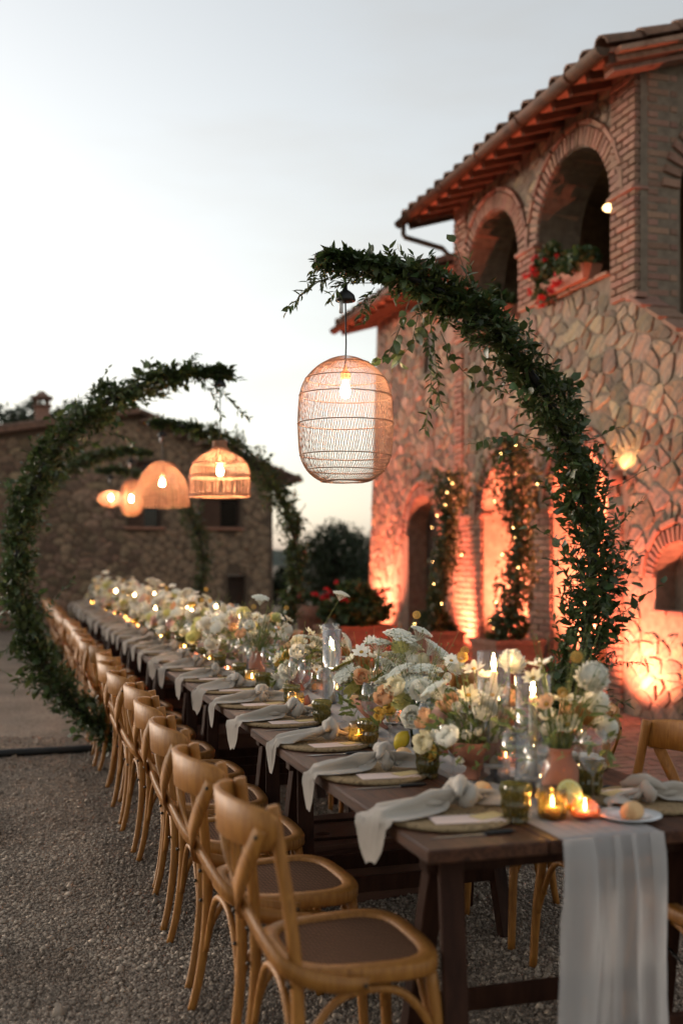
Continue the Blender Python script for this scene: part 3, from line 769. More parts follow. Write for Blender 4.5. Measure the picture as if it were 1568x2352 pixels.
# ================================================================ terrace of brick paving
ter = MB(); ter.box((4.55, 10.5, .006), (2.1, 17, .012)); ter = ter.obj('terrace', M_['mortar'], smooth=False, kind='structure')
PV = Masonry()
y = 5.6; k = 0
while y < 16:
    x = 3.52 + (.13 if k % 2 else 0)
    while x < 5.45:
        PV.add((x + .125, y + .06, .018), (.24, .112, .03)); x += .255
    y += .125; k += 1
PV.emit(ter, 'brick', M_['brick'], M_['brick_i'], limit=300, rest='brick_paving')

# ================================================================ far stone house
FY = 23.6
fh = root('gable_house', (0.5, FY, 0), 'low stone house with tiled gable and chimney across the far end of the court', 'building')
FO = Vector(fh.location)
def f3(u, v, h): return Vector((u, FY - h, v))
fol = [(-6, 0), (5.62, 0), (5.62, 3.45), (2.7, 4.60), (-6, 3.0)]
FOP = dict(a=(4.02, 4.88, 2.2, 2.84, .001), b=(2.45, 3.15, 2.2, 2.80, .001), c=(2.62, 3.0, 3.25, 3.6, .001), d=(4.6, 5.0, 0, 1.15, .001))
panel_mesh(fol, [dict(pts=[(o[0], o[2]), (o[1], o[2]), (o[1], o[3]), (o[0], o[3])], o=o, depth=.3) for o in FOP.values()], f3, .3, M_['mortar_far'], 'wall', fh)
def ffree(u, v):
    if not (-5.9 < u < 5.56 and v > .05): return False
    if v > (3.45 + (5.62 - u) * .394 if u > 2.7 else 4.60 - (2.7 - u) * .184) - .08: return False
    return not any(in_arch(u, v, o, .05) for o in FOP.values())
stone_wall(fh, (-3.2, 0), (5.6, 4.7), .25, .15, ffree, f3, 21, mat='stone_far')
for k, o in FOP.items():
    if k == 'd':
        q = MB(); q.box(((o[0] + o[1]) / 2 - FO.x, .25, .57), (.4, .05, 1.14), bev=.01); q.obj('door', M_['wood_dark'], fh, smooth=False); continue
    wd = o[1] - o[0]; wn_ = ob('window', MB().box(((o[0] + o[1]) / 2 - FO.x, .2, (o[2] + o[3]) / 2), (wd, .04, o[3] - o[2])).mesh('window', thin_glass('window_pane', (.12, .12, .12), 1.5, .05, .6, (.03, .028, .025)), False), fh)
    q = MB(); q.box((o[0] + .03 - FO.x, .15, (o[2] + o[3]) / 2), (.05, .06, o[3] - o[2])); q.box((o[1] - .03 - FO.x, .15, (o[2] + o[3]) / 2), (.05, .06, o[3] - o[2]))
    q.box(((o[0] + o[1]) / 2 - FO.x, .15, o[3] - .03), (wd - .12, .06, .05)); q.obj('frame', M_['wood_dark'], wn_, smooth=False)
    q = MB()
    for j in range(9): q.box((o[0] + wd * .27 - FO.x, .08 + .006 * (j % 2), o[2] + (j + .5) * (o[3] - o[2]) / 9), (wd * .46, .025, (o[3] - o[2]) / 9 - .012))
    q.obj('shutter', M_['beam'], wn_, smooth=False)
    q = MB(); q.box(((o[0] + o[1]) / 2 - FO.x, -.04, o[2] - .03), (wd + .16, .16, .05), bev=.006); q.obj('sill', M_['soffit'], wn_, smooth=False)
frf = ob('roof', None, fh)
def slab(a, c, y0, y1, t):
    q = MB(); (x0, z0), (x1, z1) = a, c
    q.add([(x0 - FO.x, y0, z0), (x1 - FO.x, y0, z1), (x1 - FO.x, y1, z1), (x0 - FO.x, y1, z0), (x0 - FO.x, y0, z0 + t), (x1 - FO.x, y0, z1 + t), (x1 - FO.x, y1, z1 + t), (x0 - FO.x, y1, z0 + t)],
          [(3, 2, 1, 0), (4, 5, 6, 7), (0, 1, 5, 4), (1, 2, 6, 5), (2, 3, 7, 6), (3, 0, 4, 7)]); return q
slab((2.7, 4.62), (6.25, 3.22), -.25, 9, .09).obj('roof_deck', M_['tile'], frf, smooth=False)
slab((-6.2, 3.0), (2.7, 4.62), -.25, 9, .09).obj('roof_deck', M_['tile'], frf, smooth=False)
tme = None
tl = MB(); tl.add([(0, .1 * math.cos(math.pi * k / 5), .07 * math.sin(math.pi * k / 5)) for k in range(6)] + [(.42, .085 * math.cos(math.pi * k / 5), .06 * math.sin(math.pi * k / 5)) for k in range(6)], [(k, k + 1, 7 + k, 6 + k) for k in range(5)] + [(0, 1, 2, 3, 4, 5)])
tme = tl.mesh('roof_tile', M_['tile'])
for i in range(9):   # verge tiles along the right slope, then the left
    t = i / 9; x = 6.2 - t * 3.5; z = 3.34 + t * 1.38
    ob('roof_tile', tme, frf, M=Matrix.Translation((x - FO.x, -.17, z)) @ Matrix.Rotation(math.pi, 4, 'Z') @ Matrix.Rotation(.37, 4, 'Y'))
for i in range(14):
    t = i / 14; x = -2.2 + t * 4.8; z = 3.83 + t * .87
    ob('roof_tile', tme, frf, M=Matrix.Translation((x - FO.x, -.17, z)) @ Matrix.Rotation(-.18, 4, 'Y'))
cp = at_y(98, 965, FY + 1.0); ch = ob('chimney', MB().box((cp.x - FO.x, 1.0, 4.45), (.30, .30, .75)).mesh('chimney', M_['brick_i'], False), frf)
q = MB()
for a in (-1, 1):
    for c in (-1, 1): q.box((cp.x - FO.x + a * .12, 1.0 + c * .12, 4.9), (.06, .06, .18))
q.box((cp.x - FO.x, 1.0, 4.84), (.40, .40, .04)); q.box((cp.x - FO.x, 1.0, 5.01), (.44, .44, .05)); q.lathe([(.2, 0), (.0, .16)], 4, M=Matrix.Translation((cp.x - FO.x, 1.0, 5.035))); q.obj('chimney_cap', M_['tile'], ch, smooth=False)
# ================================================================ leaves
def leaf_tpl(kind):
    if kind == 'lance':   # narrow pointed
        P = np.array([(0, 0, 0), (.3, .5, .06), (.68, .36, .05), (1, 0, -.05), (.68, -.36, .05), (.3, -.5, .06), (.5, 0, 0)], float)
    elif kind == 'ovate':
        P = np.array([(0, 0, 0), (.22, .42, .05), (.55, .5, .06), (1, 0, -.10), (.55, -.5, .06), (.22, -.42, .05), (.5, 0, -.02)], float)
    else:                 # round, lobed
        P = np.array([(0, 0, 0), (.25, .55, .08), (.75, .55, .04), (1, 0, .06), (.75, -.55, .04), (.25, -.55, .08), (.5, 0, -.03)], float)
    F = np.array([(0, 6, 1), (1, 6, 2), (2, 6, 3), (3, 6, 4), (4, 6, 5), (5, 6, 0)])
    return P, F
def _norm(a): return a / np.maximum(np.linalg.norm(a, axis=1, keepdims=True), 1e-9)
def leaf_frames(D, Nn):
    D = _norm(D); Nn = Nn - D * np.sum(D * Nn, 1, keepdims=True); Nn = _norm(Nn); S = np.cross(Nn, D); return D, S, Nn
def leaves(P, D, Nn, L, W, kind='lance'):
    T, F = leaf_tpl(kind); D, S, Nn = leaf_frames(D, Nn)
    V = P[:, None] + D[:, None] * (T[:, 0][None, :, None] * L[:, None, None]) + S[:, None] * (T[:, 1][None, :, None] * W[:, None, None]) + Nn[:, None] * (T[:, 2][None, :, None] * L[:, None, None])
    n = len(P); FF = (F[None] + (np.arange(n) * len(T))[:, None, None]).reshape(-1, 3)
    return V.reshape(-1, 3), FF
def rand_dirs(n, rng=RNG): return _norm(rng.normal(size=(n, 3)))
def single_leaf_mesh(kind, W, mat, name='leaf'):
    """one finely bent leaf, unit length along +X"""
    mb = MB(); n = 7; vs = []; fs = []
    for i in range(n):
        t = i / (n - 1); w = W * (math.sin(math.pi * min(1, t * 1.0) ** (.8 if kind == 'ovate' else .95)) ** .75 if 0 < t < 1 else 0.0)
        z = -.16 * t * t + .03 * math.sin(5 * t)
        for s, u in ((-1, .07), (0, 0), (1, .07)): vs.append((t, s * w / 2, z + u * abs(s) * (w / max(W, 1e-6))))
    for i in range(n - 1):
        for k in range(2): a = i * 3 + k; fs.append((a, a + 3, a + 4, a + 1))
    return mb.add(vs, fs).mesh(name, mat)
LEAF_O = [single_leaf_mesh('ovate', w, M_['leaf_o']) for w in (.5, .56, .62)]
def leaf_matrix(p, d, n, L):
    d = Vector(d).normalized(); n = Vector(n); n = (n - d * n.dot(d)).normalized(); s = n.cross(d)
    M = Matrix((d, s, n)).transposed().to_4x4(); M.translation = p
    return M @ Matrix.Diagonal((L, L, L, 1))

class Sprigs:
    """gathers leafy twigs: narrow leaves are merged, broad leaves kept one by one"""
    def __init__(s, seed): s.rng = np.random.default_rng(seed); s.n = []; s.b = []; s.tw = MB()
    def twig(s, pts, kind, n, L, W, r=.0022):
        pts = [Vector(p) for p in pts]; s.tw.tube(pts, [r * (1 - .6 * i / (len(pts) - 1)) for i in range(len(pts))], 4, cap=False)
        seg = [(pts[i + 1] - pts[i]).length for i in range(len(pts) - 1)]; tot = sum(seg)
        for k in range(n):
            t = (.12 + .88 * (k + .5) / n) * tot; i = 0
            while i < len(seg) - 1 and t > seg[i]: t -= seg[i]; i += 1
            tan = (pts[i + 1] - pts[i]).normalized(); p = pts[i] + tan * min(t, seg[i])
            side = tan.cross(Vector(s.rng.normal(size=3)) * .55 + Vector((0, 0, 1))).normalized() * (1 if k % 2 else -1)
            d = tan * s.rng.uniform(.45, .95) + side * s.rng.uniform(.6, 1.0) + Vector(s.rng.normal(size=3)) * .22 + Vector((0, 0, -.12 if kind == 'b' else 0))
            nn = Vector(s.rng.normal(size=3)) * .5 + Vector((0, 0, 1)) + side.cross(tan) * .3
            (s.b if kind == 'b' else s.n).append((p, d, nn, L * s.rng.uniform(.7, 1.15), W * s.rng.uniform(.8, 1.15)))
    def build(s, parent, limit=300, name='foliage', mat='leaf'):
        def arr(items): return [np.array([list(i[k]) for i in items], float) for k in range(3)] + [np.array([i[3] for i in items]), np.array([i[4] for i in items])]
        off = Vector(parent.location); Mp = Matrix.Rotation(parent.rotation_euler.z, 4, 'Z')
        big = sorted(s.b, key=lambda i: ((Mp @ i[0]) + off - CAMP).length / i[3])
        for it in big[:limit]: ob('leaf', random.choice(LEAF_O), parent, M=leaf_matrix(*it[:4]))
        V, F = [], []; o = 0
        for items, kd in ((s.n, 'lance'), (big[limit:], 'ovate')):
            if not items: continue
            v, f = leaves(*arr(items), kd); V.append(v); F.append(f + o); o += len(v)
        if V: ob(name, np_mesh(name, np.concatenate(V), np.concatenate(F), M_[mat]), parent, kind='stuff')
        if s.tw.f: s.tw.obj('twigs', M_['twig'], parent, kind='stuff')

# ================================================================ hoops dressed with greenery
RY = [4.65, 7.67, 10.7, 13.5, 16.3]; TX = 1.44; HR = 1.385
def make_hoop(idx, side, seed, rot, n_sprig, a_end, extra=None, label=''):
    """side +1: hoop rises on the house side, -1: on the gravel side; stands in its own plane (local x, z)"""
    o = root('greenery_hoop', (TX, RY[idx], 0), label, 'flower hoop', 'greenery hoops over the table', rz=rot)
    zc = HR + .03
    def hp(a, r=HR): return Vector((side * r * math.cos(a), 0, zc + r * math.sin(a)))
    A0, A1 = R(-88), R(a_end)
    pts = [hp(A0 + (A1 - A0) * k / 60) for k in range(61)]
    MB().tube(pts, .021, 8).obj('hoop_tube', M_['black'], o)
    bx = MB(); W_, D_, Hh, t = .62, .5, .24, .02
    # base box: four sides and a lid with a round grip hole
    for s in (1, -1): bx.box((0, s * (D_ / 2 - t / 2), Hh / 2), (W_, t, Hh), bev=.003); bx.box((s * (W_ / 2 - t / 2), 0, Hh / 2), (t, D_ - 2 * t, Hh), bev=.003)
    bo = bx.obj('base_box', M_['box'], o, smooth=False)
    lid = MB(); ring = []; N = 24
    hc = (-.14, -.06)
    outer = []
    for k in range(N):
        a = 2 * math.pi * k / N; q = max(abs(math.cos(a)) / (W_ / 2 + .01), abs(math.sin(a)) / (D_ / 2 + .01))
        outer.append((math.cos(a) / q, math.sin(a) / q))
    corners = [(1, 1), (-1, 1), (-1, -1), (1, -1)]
    for (cx, cy2) in corners:
        ca = math.atan2(cy2 * (D_ / 2 + .01), cx * (W_ / 2 + .01)) % (2 * math.pi); j = min(range(N), key=lambda k: abs((2 * math.pi * k / N - ca + math.pi) % (2 * math.pi) - math.pi)); outer[j] = (cx * (W_ / 2 + .01), cy2 * (D_ / 2 + .01))
    inner = [(hc[0] + .035 * math.cos(2 * math.pi * k / N), hc[1] + .03 * math.sin(2 * math.pi * k / N)) for k in range(N)]
    vs = [(*p, Hh + .002) for p in outer] + [(*p, Hh + .002) for p in inner] + [(*p, Hh + .022) for p in outer] + [(*p, Hh + .022) for p in inner]
    fs = []
    for k in range(N):
        k2 = (k + 1) % N
        fs += [(2 * N + k, 2 * N + k2, 3 * N + k2, 3 * N + k), (k, N + k, N + k2, k2), (k, k2, 2 * N + k2, 2 * N + k), (N + k, 3 * N + k, 3 * N + k2, N + k2)]
    lid.add(vs, fs); lid.obj('lid', M_['box'], bo, smooth=False)
    sp_ = Sprigs(seed); g = sp_.rng
    A0g = R(-62)
    for k in range(n_sprig):
        t = k / n_sprig; a = A0g + (A1 - .03 - A0g) * (t ** .97)
        fat = .74 + .42 * math.sin(math.pi * min(1, (1 - t) * 1.15)) + .18 * math.sin(9 * t + seed)
        if t > .70: fat *= max(.36, 1 - (t - .70) * 2.6)
        c = hp(a); tan = Vector((-side * math.sin(a), 0, math.cos(a))); rad = Vector((side * math.cos(a), 0, math.sin(a)))
        ang = g.uniform(0, 2 * math.pi); out = rad * math.cos(ang) + Vector((0, 1, 0)) * math.sin(ang)
        p0 = c + out * g.uniform(.0, .05) * fat
        fw = g.choice([1, 1, 1, -.5])
        ln = g.uniform(.10, .22) * fat * (g.uniform(1.3, 1.9) if g.random() < .13 else 1)
        p1 = p0 + (tan * fw * g.uniform(.4, 1.0) + out * g.uniform(.35, .9)) * ln * .55
        p2 = p1 + (tan * fw * g.uniform(.5, 1.0) + out * g.uniform(-.1, .8) + Vector((0, 0, g.uniform(-.5, .25)))) * ln * .5
        if g.random() < .70: sp_.twig([p0, p1, p2], 'n', int(g.integers(10, 15)), .050, .0175)
        else: sp_.twig([p0, p1, p2], 'b', int(g.integers(4, 7)), .070, .041)
    # moss-dark inner wrap so the tube is hidden in the thick stretches
    for k in range(int(n_sprig * .5)):
        a = A0g + (R(a_end) * .82 - A0g) * g.random(); c = hp(a, HR + g.normal() * .035) + Vector((0, g.normal() * .04, 0))
        sp_.n.append((c, Vector(g.normal(size=3)), Vector(g.normal(size=3)), g.uniform(.05, .075), g.uniform(.022, .032)))
    if extra: extra(sp_, hp, o)
    return o, sp_

def sprig_px(sp_, o, pix, yl, kind, n, L, W):
    """a single spray through picture points, at local depth yl off the hoop plane"""
    Mi = (Matrix.Translation(o.location) @ Matrix.Rotation(o.rotation_euler.z, 4, 'Z')).inverted(); pts = []
    nrm = Matrix.Rotation(o.rotation_euler.z, 3, 'Z') @ Vector((0, 1, 0))
    for i, (px, py) in enumerate(pix):
        y_ = yl if not hasattr(yl, '__len__') else yl[i]
        q0 = Vector(o.location) + nrm * y_; d = ray(px, py); t = (q0 - CAMP).dot(nrm) / d.dot(nrm); pts.append(Mi @ (CAMP + d * t))
    sp_.twig(pts, kind, n, L, W, .0026)
def extra1(s, hp, o):
    # long sprays that leave the bundle
    sprig_px(s, o, [(835, 640), (770, 632), (715, 655), (680, 690), (658, 716)], 0, 'n', 52, .052, .017)
    for pix in ([(850, 640), (800, 622), (750, 618), (705, 650)], [(860, 650), (800, 650), (740, 640), (700, 672)], [(870, 632), (830, 606), (780, 585)], [(900, 650), (880, 610), (850, 585)], [(980, 690), (975, 640), (960, 610)], [(1060, 740), (1075, 700), (1070, 670)],
                [(1180, 850), (1215, 830), (1225, 800)], [(1230, 900), (1275, 890), (1300, 868)], [(1120, 780), (1150, 770), (1165, 745)], [(860, 660), (835, 690), (828, 730)], [(820, 640), (780, 655), (755, 690)]):
        sprig_px(s, o, pix, -.02, 'n', 20, .052, .017)
    sprig_px(s, o, [(850, 630), (800, 605), (765, 592)], -.02, 'n', 18, .05, .017)
    sprig_px(s, o, [(900, 640), (860, 605), (835, 590)], .02, 'n', 16, .044, .014)
    sprig_px(s, o, [(930, 650), (915, 615), (905, 598)], .0, 'n', 12, .044, .014)
    sprig_px(s, o, [(960, 690), (985, 800), (990, 900), (975, 990)], -.05, 'n', 54, .05, .016)
    sprig_px(s, o, [(985, 720), (1000, 830), (1010, 940)], .03, 'n', 40, .05, .016)
    sprig_px(s, o, [(940, 690), (915, 760), (890, 820), (860, 830)], -.06, 'b', 13, .068, .040)
    sprig_px(s, o, [(960, 720), (945, 790), (905, 840)], -.03, 'b', 10, .072, .042)
    sprig_px(s, o, [(880, 660), (850, 700), (832, 745)], .0, 'n', 22, .04, .013)
    sprig_px(s, o, [(1010, 760), (1040, 830), (1090, 880), (1150, 900)], -.06, 'b', 16, .065, .04)
    sprig_px(s, o, [(1100, 800), (1120, 850), (1125, 880)], -.10, 'b', 6, .06, .034)
    sprig_px(s, o, [(1250, 1010), (1190, 1000), (1130, 1005), (1085, 1020)], -.05, 'b', 16, .058, .034)
    sprig_px(s, o, [(1240, 1030), (1180, 1040), (1140, 1050)], -.03, 'b', 9, .06, .036)
    sprig_px(s, o, [(1310, 1290), (1280, 1240), (1230, 1215), (1205, 1210)], -.08, 'b', 8, .062, .036)
    sprig_px(s, o, [(1300, 1320), (1270, 1290), (1250, 1280)], -.08, 'b', 5, .06, .036)
    sprig_px(s, o, [(1360, 1010), (1400, 990), (1420, 980)], -.05, 'b', 6, .055, .032)
    sprig_px(s, o, [(1380, 1250), (1420, 1210), (1450, 1170), (1475, 1150)], .0, 'n', 38, .044, .014)
    sprig_px(s, o, [(1385, 1300), (1420, 1270), (1440, 1240)], .0, 'n', 24, .044, .014)
    sprig_px(s, o, [(1370, 1130), (1430, 1110), (1470, 1085), (1500, 1070), (1520, 1078)], .0, 'n', 12, .034, .013)
    sprig_px(s, o, [(1380, 1440), (1440, 1400), (1490, 1360), (1530, 1335)], -.03, 'b', 9, .058, .036)
    sprig_px(s, o, [(1370, 1470), (1410, 1455), (1435, 1465)], -.06, 'b', 6, .06, .038)
    sprig_px(s, o, [(1370, 1540), (1420, 1520), (1460, 1522), (1490, 1525)], -.03, 'n', 24, .042, .013)
    sprig_px(s, o, [(1330, 1510), (1290, 1480), (1270, 1420)], -.05, 'n', 24, .044, .014)
    sprig_px(s, o, [(1340, 1600), (1400, 1600), (1450, 1625)], .05, 'n', 26, .05, .014)
    sprig_px(s, o, [(1320, 1590), (1270, 1560), (1265, 1510)], -.06, 'b', 8, .055, .032)
    sprig_px(s, o, [(1290, 1160), (1260, 1130), (1245, 1105)], -.06, 'n', 22, .044, .014)
def extra2(s, hp, o):
    sprig_px(s, o, [(470, 870), (510, 900), (545, 940), (575, 962)], 0, 'n', 40, .055, .018)
    sprig_px(s, o, [(440, 860), (490, 905), (510, 960)], -.04, 'n', 36, .05, .016)
    sprig_px(s, o, [(430, 850), (440, 825), (455, 812)], 0, 'n', 14, .05, .016)
    sprig_px(s, o, [(480, 860), (520, 862), (553, 875)], -.05, 'b', 8, .07, .04)
    sprig_px(s, o, [(110, 1480), (60, 1475), (20, 1490), (0, 1500)], -.05, 'n', 34, .055, .016)
    sprig_px(s, o, [(120, 1530), (90, 1560), (50, 1570), (30, 1590)], -.05, 'n', 26, .05, .014)
    sprig_px(s, o, [(150, 1560), (110, 1570), (80, 1590)], -.08, 'b', 9, .085, .05)
    sprig_px(s, o, [(120, 1520), (90, 1510), (75, 1480)], -.08, 'b', 8, .085, .05)
    sprig_px(s, o, [(100, 1420), (140, 1360), (170, 1330)], -.05, 'n', 26, .05, .016)
    sprig_px(s, o, [(110, 1090), (55, 1110), (20, 1150)], 0, 'n', 24, .05, .016)
    sprig_px(s, o, [(240, 990), (290, 1005), (310, 1030)], -.03, 'n', 30, .05, .017)
    sprig_px(s, o, [(210, 950), (215, 910), (212, 885)], 0, 'n', 14, .05, .016)
    sprig_px(s, o, [(240, 1700), (200, 1695), (165, 1690)], -.02, 'b', 10, .07, .04)
h1, s1 = make_hoop(0, 1, 31, R(9), 880, 96, extra1, 'tall dark hoop of ruscus over the table holding the large barrel lantern')
s1.build(h1, 300)
h2, s2 = make_hoop(1, -1, 32, R(-4), 860, 94, extra2, 'round greenery hoop on the gravel side holding the bell shaped lantern')
s2.build(h2, 220)
h3, s3_ = make_hoop(2, 1, 33, R(4), 700, 96, None, 'thinner greenery hoop on the house side holding the dome shaped lantern')
s3_.build(h3, 60)
h4, s4 = make_hoop(3, -1, 34, R(-3), 650, 101, None, 'greenery hoop half hidden behind the gravel side hoop, fourth from the runner end')
s4.build(h4, 0)
h5, s5 = make_hoop(4, 1, 35, R(3), 500, 100, None, 'farthest greenery hoop, before the gable house')
s5.build(h5, 0)

# ================================================================ bushes and trees
def leaf_cloud(n, centre, rad, L, W, kind, rng, clumps=0, flat=1.0):
    """leaves spread through a lumpy volume"""
    k = clumps or max(6, n // 90)
    cd = rand_dirs(k, rng) * (rng.random((k, 1)) ** .4) * .82
    cs = rng.uniform(.22, .42, k)
    pick = rng.integers(0, k, n)
    p = cd[pick] + rand_dirs(n, rng) * (rng.random((n, 1)) ** .45) * cs[pick][:, None]
    outd = _norm(p + 1e-4)
    P = np.array(centre) + p * np.array(rad)
    D = outd * .6 + rand_dirs(n, rng) * .9 + np.array([0, 0, .1]); Nn = rand_dirs(n, rng) + np.array([0, 0, .6])
    return leaves(P, D, Nn, rng.uniform(.7, 1.2, n) * L, rng.uniform(.75, 1.2, n) * W, kind)
def tree(loc, h, crown_r, crown_c, n, L, label, mat='tree', seed=1, trunk_r=.12, name='tree', group=None, cat='tree'):
    o = root(name, loc, label, cat, group); rng = np.random.default_rng(seed)
    t = MB(); top = Vector(crown_c)
    t.tube([(0, 0, -.05), (0.03, .02, top.z * .35), (top.x * .5, top.y * .5, top.z * .7), (top.x, top.y, top.z * 1.1)], [trunk_r, trunk_r * .8, trunk_r * .6, trunk_r * .25], 8)
    for k in range(8):
        d = Vector(rand_dirs(1, rng)[0]); d.z = abs(d.z) * .6 + .2
        e = top + Vector((d.x * crown_r[0], d.y * crown_r[1], d.z * crown_r[2])) * .75
        s = Vector((top.x * .6, top.y * .6, top.z * rng.uniform(.5, .9)))
        t.tube([s, (s + e) / 2 + Vector((0, 0, .08)), e], [trunk_r * .4, trunk_r * .25, trunk_r * .08], 5)
    t.obj('trunk', M_['bark'], o)
    V, F = leaf_cloud(n, crown_c, crown_r, L, L * .6, 'ovate', rng, clumps=int(18 + n / 160))
    ob('crown', np_mesh('crown', V, F, M_[mat]), o)
    return o
p = at_y(772, 1290, 25.5)
tree((p.x, 25.5, 0), 2.4, (1.15, 1.1, 1.1), (0, 0, 1.3), 5200, .11, 'dense dark evergreen bush between the gable house and the lit wall', seed=3)
p = at_y(842, 1290, 26.5)
tree((p.x + .6, 26.8, 0), 2.4, (1.3, 1.2, 1.15), (0, 0, 1.25), 4200, .11, 'dark evergreen bush touching the lit corner of the farmhouse', seed=4)
p = at_y(690, 1290, 27)
tree((p.x, 27.5, 0), 2, (.9, .9, .75), (0, 0, .75), 2600, .11, 'low dark bush behind the slim greenery hoop', seed=5)
for px, py, Y, rr, sd_, lb in ((30, 985, 31, 1.5, 6, 'tree top rising behind the tiled roof at the picture edge'), (135, 965, 30, 1.25, 7, 'tree top rising just behind the chimney'), (-40, 1000, 32, 1.6, 8, 'tree top behind the roof, cut by the frame')):
    p = at_y(px, py, Y)
    tree((p.x, Y, 0), 5, (rr, rr, rr * .7), (0, 0, p.z - .15), 2600, .13, lb, seed=sd_, trunk_r=.16)
# far wooded hills at the edge of the land
hl = MB(); N = 80; vs = []
for k in range(N + 1):
    x = -420 + 900 * k / N; z = 6 + 7 * mnoise.noise(Vector((x * .012, 3.1, 0))) + 3 * mnoise.noise(Vector((x * .05, 1.1, 0)))
    vs += [(x, 330, -1), (x, 360, z), (x, 460, -1)]
hl.add(vs, [(3 * k + j, 3 * k + 3 + j, 3 * k + 4 + j, 3 * k + 1 + j) for k in range(N) for j in range(2)])
hl.obj('hills', pmat('hill_green', [(.03, .04, .03), (.05, .06, .04)], rough=1, scale=.05), kind='structure')

# ================================================================ planters by the farmhouse
def bush_part(o, n, c, rad, L, mat, seed, name='foliage', kind='round'):
    rng = np.random.default_rng(seed); V, F = leaf_cloud(n, c, rad, L, L * .9, kind, rng); ob(name, np_mesh(name, V, F, M_[mat]), o, kind='stuff')
def bloom_mesh(rng):
    b = MB()
    for k in range(16):
        d = rand_dirs(1, rng)[0]; d[2] = abs(d[2]) * .8; c = Vector(d) * .032
        for j in range(4):
            a = j * math.pi / 2 + rng.random(); t = Vector(d).orthogonal().normalized(); t.rotate(Matrix.Rotation(a, 3, Vector(d)))
            s = Vector(d).cross(t)
            b.add([c, c + t * .012 + s * .008 + Vector(d) * .003, c + t * .019 + Vector(d) * .004, c + t * .012 - s * .008 + Vector(d) * .003], [(0, 1, 2, 3)])
    return b.mesh('bloom', M_['p_red'])
BLOOM = bloom_mesh(np.random.default_rng(5))
def planter(loc, size, label, pot='square', fol=(1500, (0, 0, .3), (.3, .3, .3), .05, 'gera'), blooms=0, rz=0, seed=1, bl_r=None, group=None, cat='planter', pm='old_pot'):
    o = root('planter', loc, label, cat, group, rz); w, dp, h = size
    if pot == 'square':
        t = .03; k = .80; q = MB()
        prof = [(k, 0), (1, 1), (1.0, 1.0)]
        vs = []
        for sc_, z in ((.80, 0), (.97, h - .05), (1.03, h - .05), (1.03, h), (.92, h), (.88, h - .06)):
            for a, c in ((-1, -1), (1, -1), (1, 1), (-1, 1)): vs.append((a * w / 2 * sc_, c * dp / 2 * sc_, z))
        fs = [(3, 2, 1, 0), (20, 21, 22, 23)] + [(r_ * 4 + i, r_ * 4 + (i + 1) % 4, r_ * 4 + 4 + (i + 1) % 4, r_ * 4 + 4 + i) for r_ in range(5) for i in range(4)]
        q.add(vs, fs); q.obj('pot', M_[pm], o, smooth=False)
    else:
        q = MB(); q.lathe([(w * .33, 0), (w * .36, .02), (w * .47, h * .8), (w * .52, h * .82), (w * .52, h), (w * .45, h), (w * .42, h - .05), (0, h - .06)], 24); q.obj('pot', M_[pm], o)
    rng = np.random.default_rng(seed)
    bush_part(o, fol[0], fol[1], fol[2], fol[3], fol[4], seed)
    br = bl_r or fol[2]
    for k in range(blooms):
        d = rand_dirs(1, rng)[0]; d[2] = abs(d[2]) * .9 + .1; p_ = Vector(fol[1]) + Vector((d[0] * br[0], d[1] * br[1], d[2] * br[2])) * 1.02
        ob('bloom', BLOOM, o, loc=p_, rot=(rng.normal() * .4, rng.normal() * .4, rng.random() * 6), scale=rng.uniform(.9, 1.5))
    return o
p = at_x(815, 1440, 4.35)
planter((4.35, p.y, 0), (.95, .5, .62), 'wide terracotta trough with a dense geranium and red blooms beside the lit wall', fol=(3600, (0, 0, .85), (.52, .36, .36), .06, 'gera'), blooms=7, seed=12, rz=R(8))
p = at_x(716, 1400, 4.05)
planter((4.05, p.y, 0), (.44, .44, .84), 'red terracotta urn planter with a few geraniums beside the slim hoop', pot='round', fol=(500, (0, 0, .9), (.22, .22, .12), .05, 'gera'), blooms=6, seed=13)
def sill_box(y0, y1, label, n, rad, blooms, seed, zc=4.42):
    o = root('flower_box', (WX - .03, (y0 + y1) / 2, 4.235), label, 'flower box', 'geranium boxes on the loggia sills'); L_ = y1 - y0
    q = MB(); q.add([(a * (.09 if z == 0 else .11), c * L_ / 2 * (.94 if z == 0 else 1), z) for z in (0, .15) for a, c in ((-1, -1), (1, -1), (1, 1), (-1, 1))], [(3, 2, 1, 0), (0, 1, 5, 4), (1, 2, 6, 5), (2, 3, 7, 6), (3, 0, 4, 7), (4, 5, 6, 7)])
    q.obj('box', M_['terracotta'], o, smooth=False)
    rng = np.random.default_rng(seed); bush_part(o, n, (-.03, 0, zc - 4.235), rad, .055, 'gera', seed)
    for k in range(blooms):
        p_ = Vector((-.03 - rng.random() * rad[0] * .9, rng.uniform(-.3, 1) * rad[1], zc - 4.235 + rng.uniform(-.9, .75) * rad[2]))
        ob('bloom', BLOOM, o, loc=p_, rot=(rng.normal() * .5, -.6 + rng.normal() * .4, rng.random() * 6), scale=rng.uniform(.8, 1.5))
sill_box(9.5, 10.6, 'geranium box spilling red flowers over the larger loggia arch sill', 1700, (.26, .62, .30), 17, 21, 4.46)
sill_box(11.3, 12.1, 'green geranium box without flowers on the smaller loggia arch sill', 1100, (.22, .42, .26), 1, 22, 4.42)

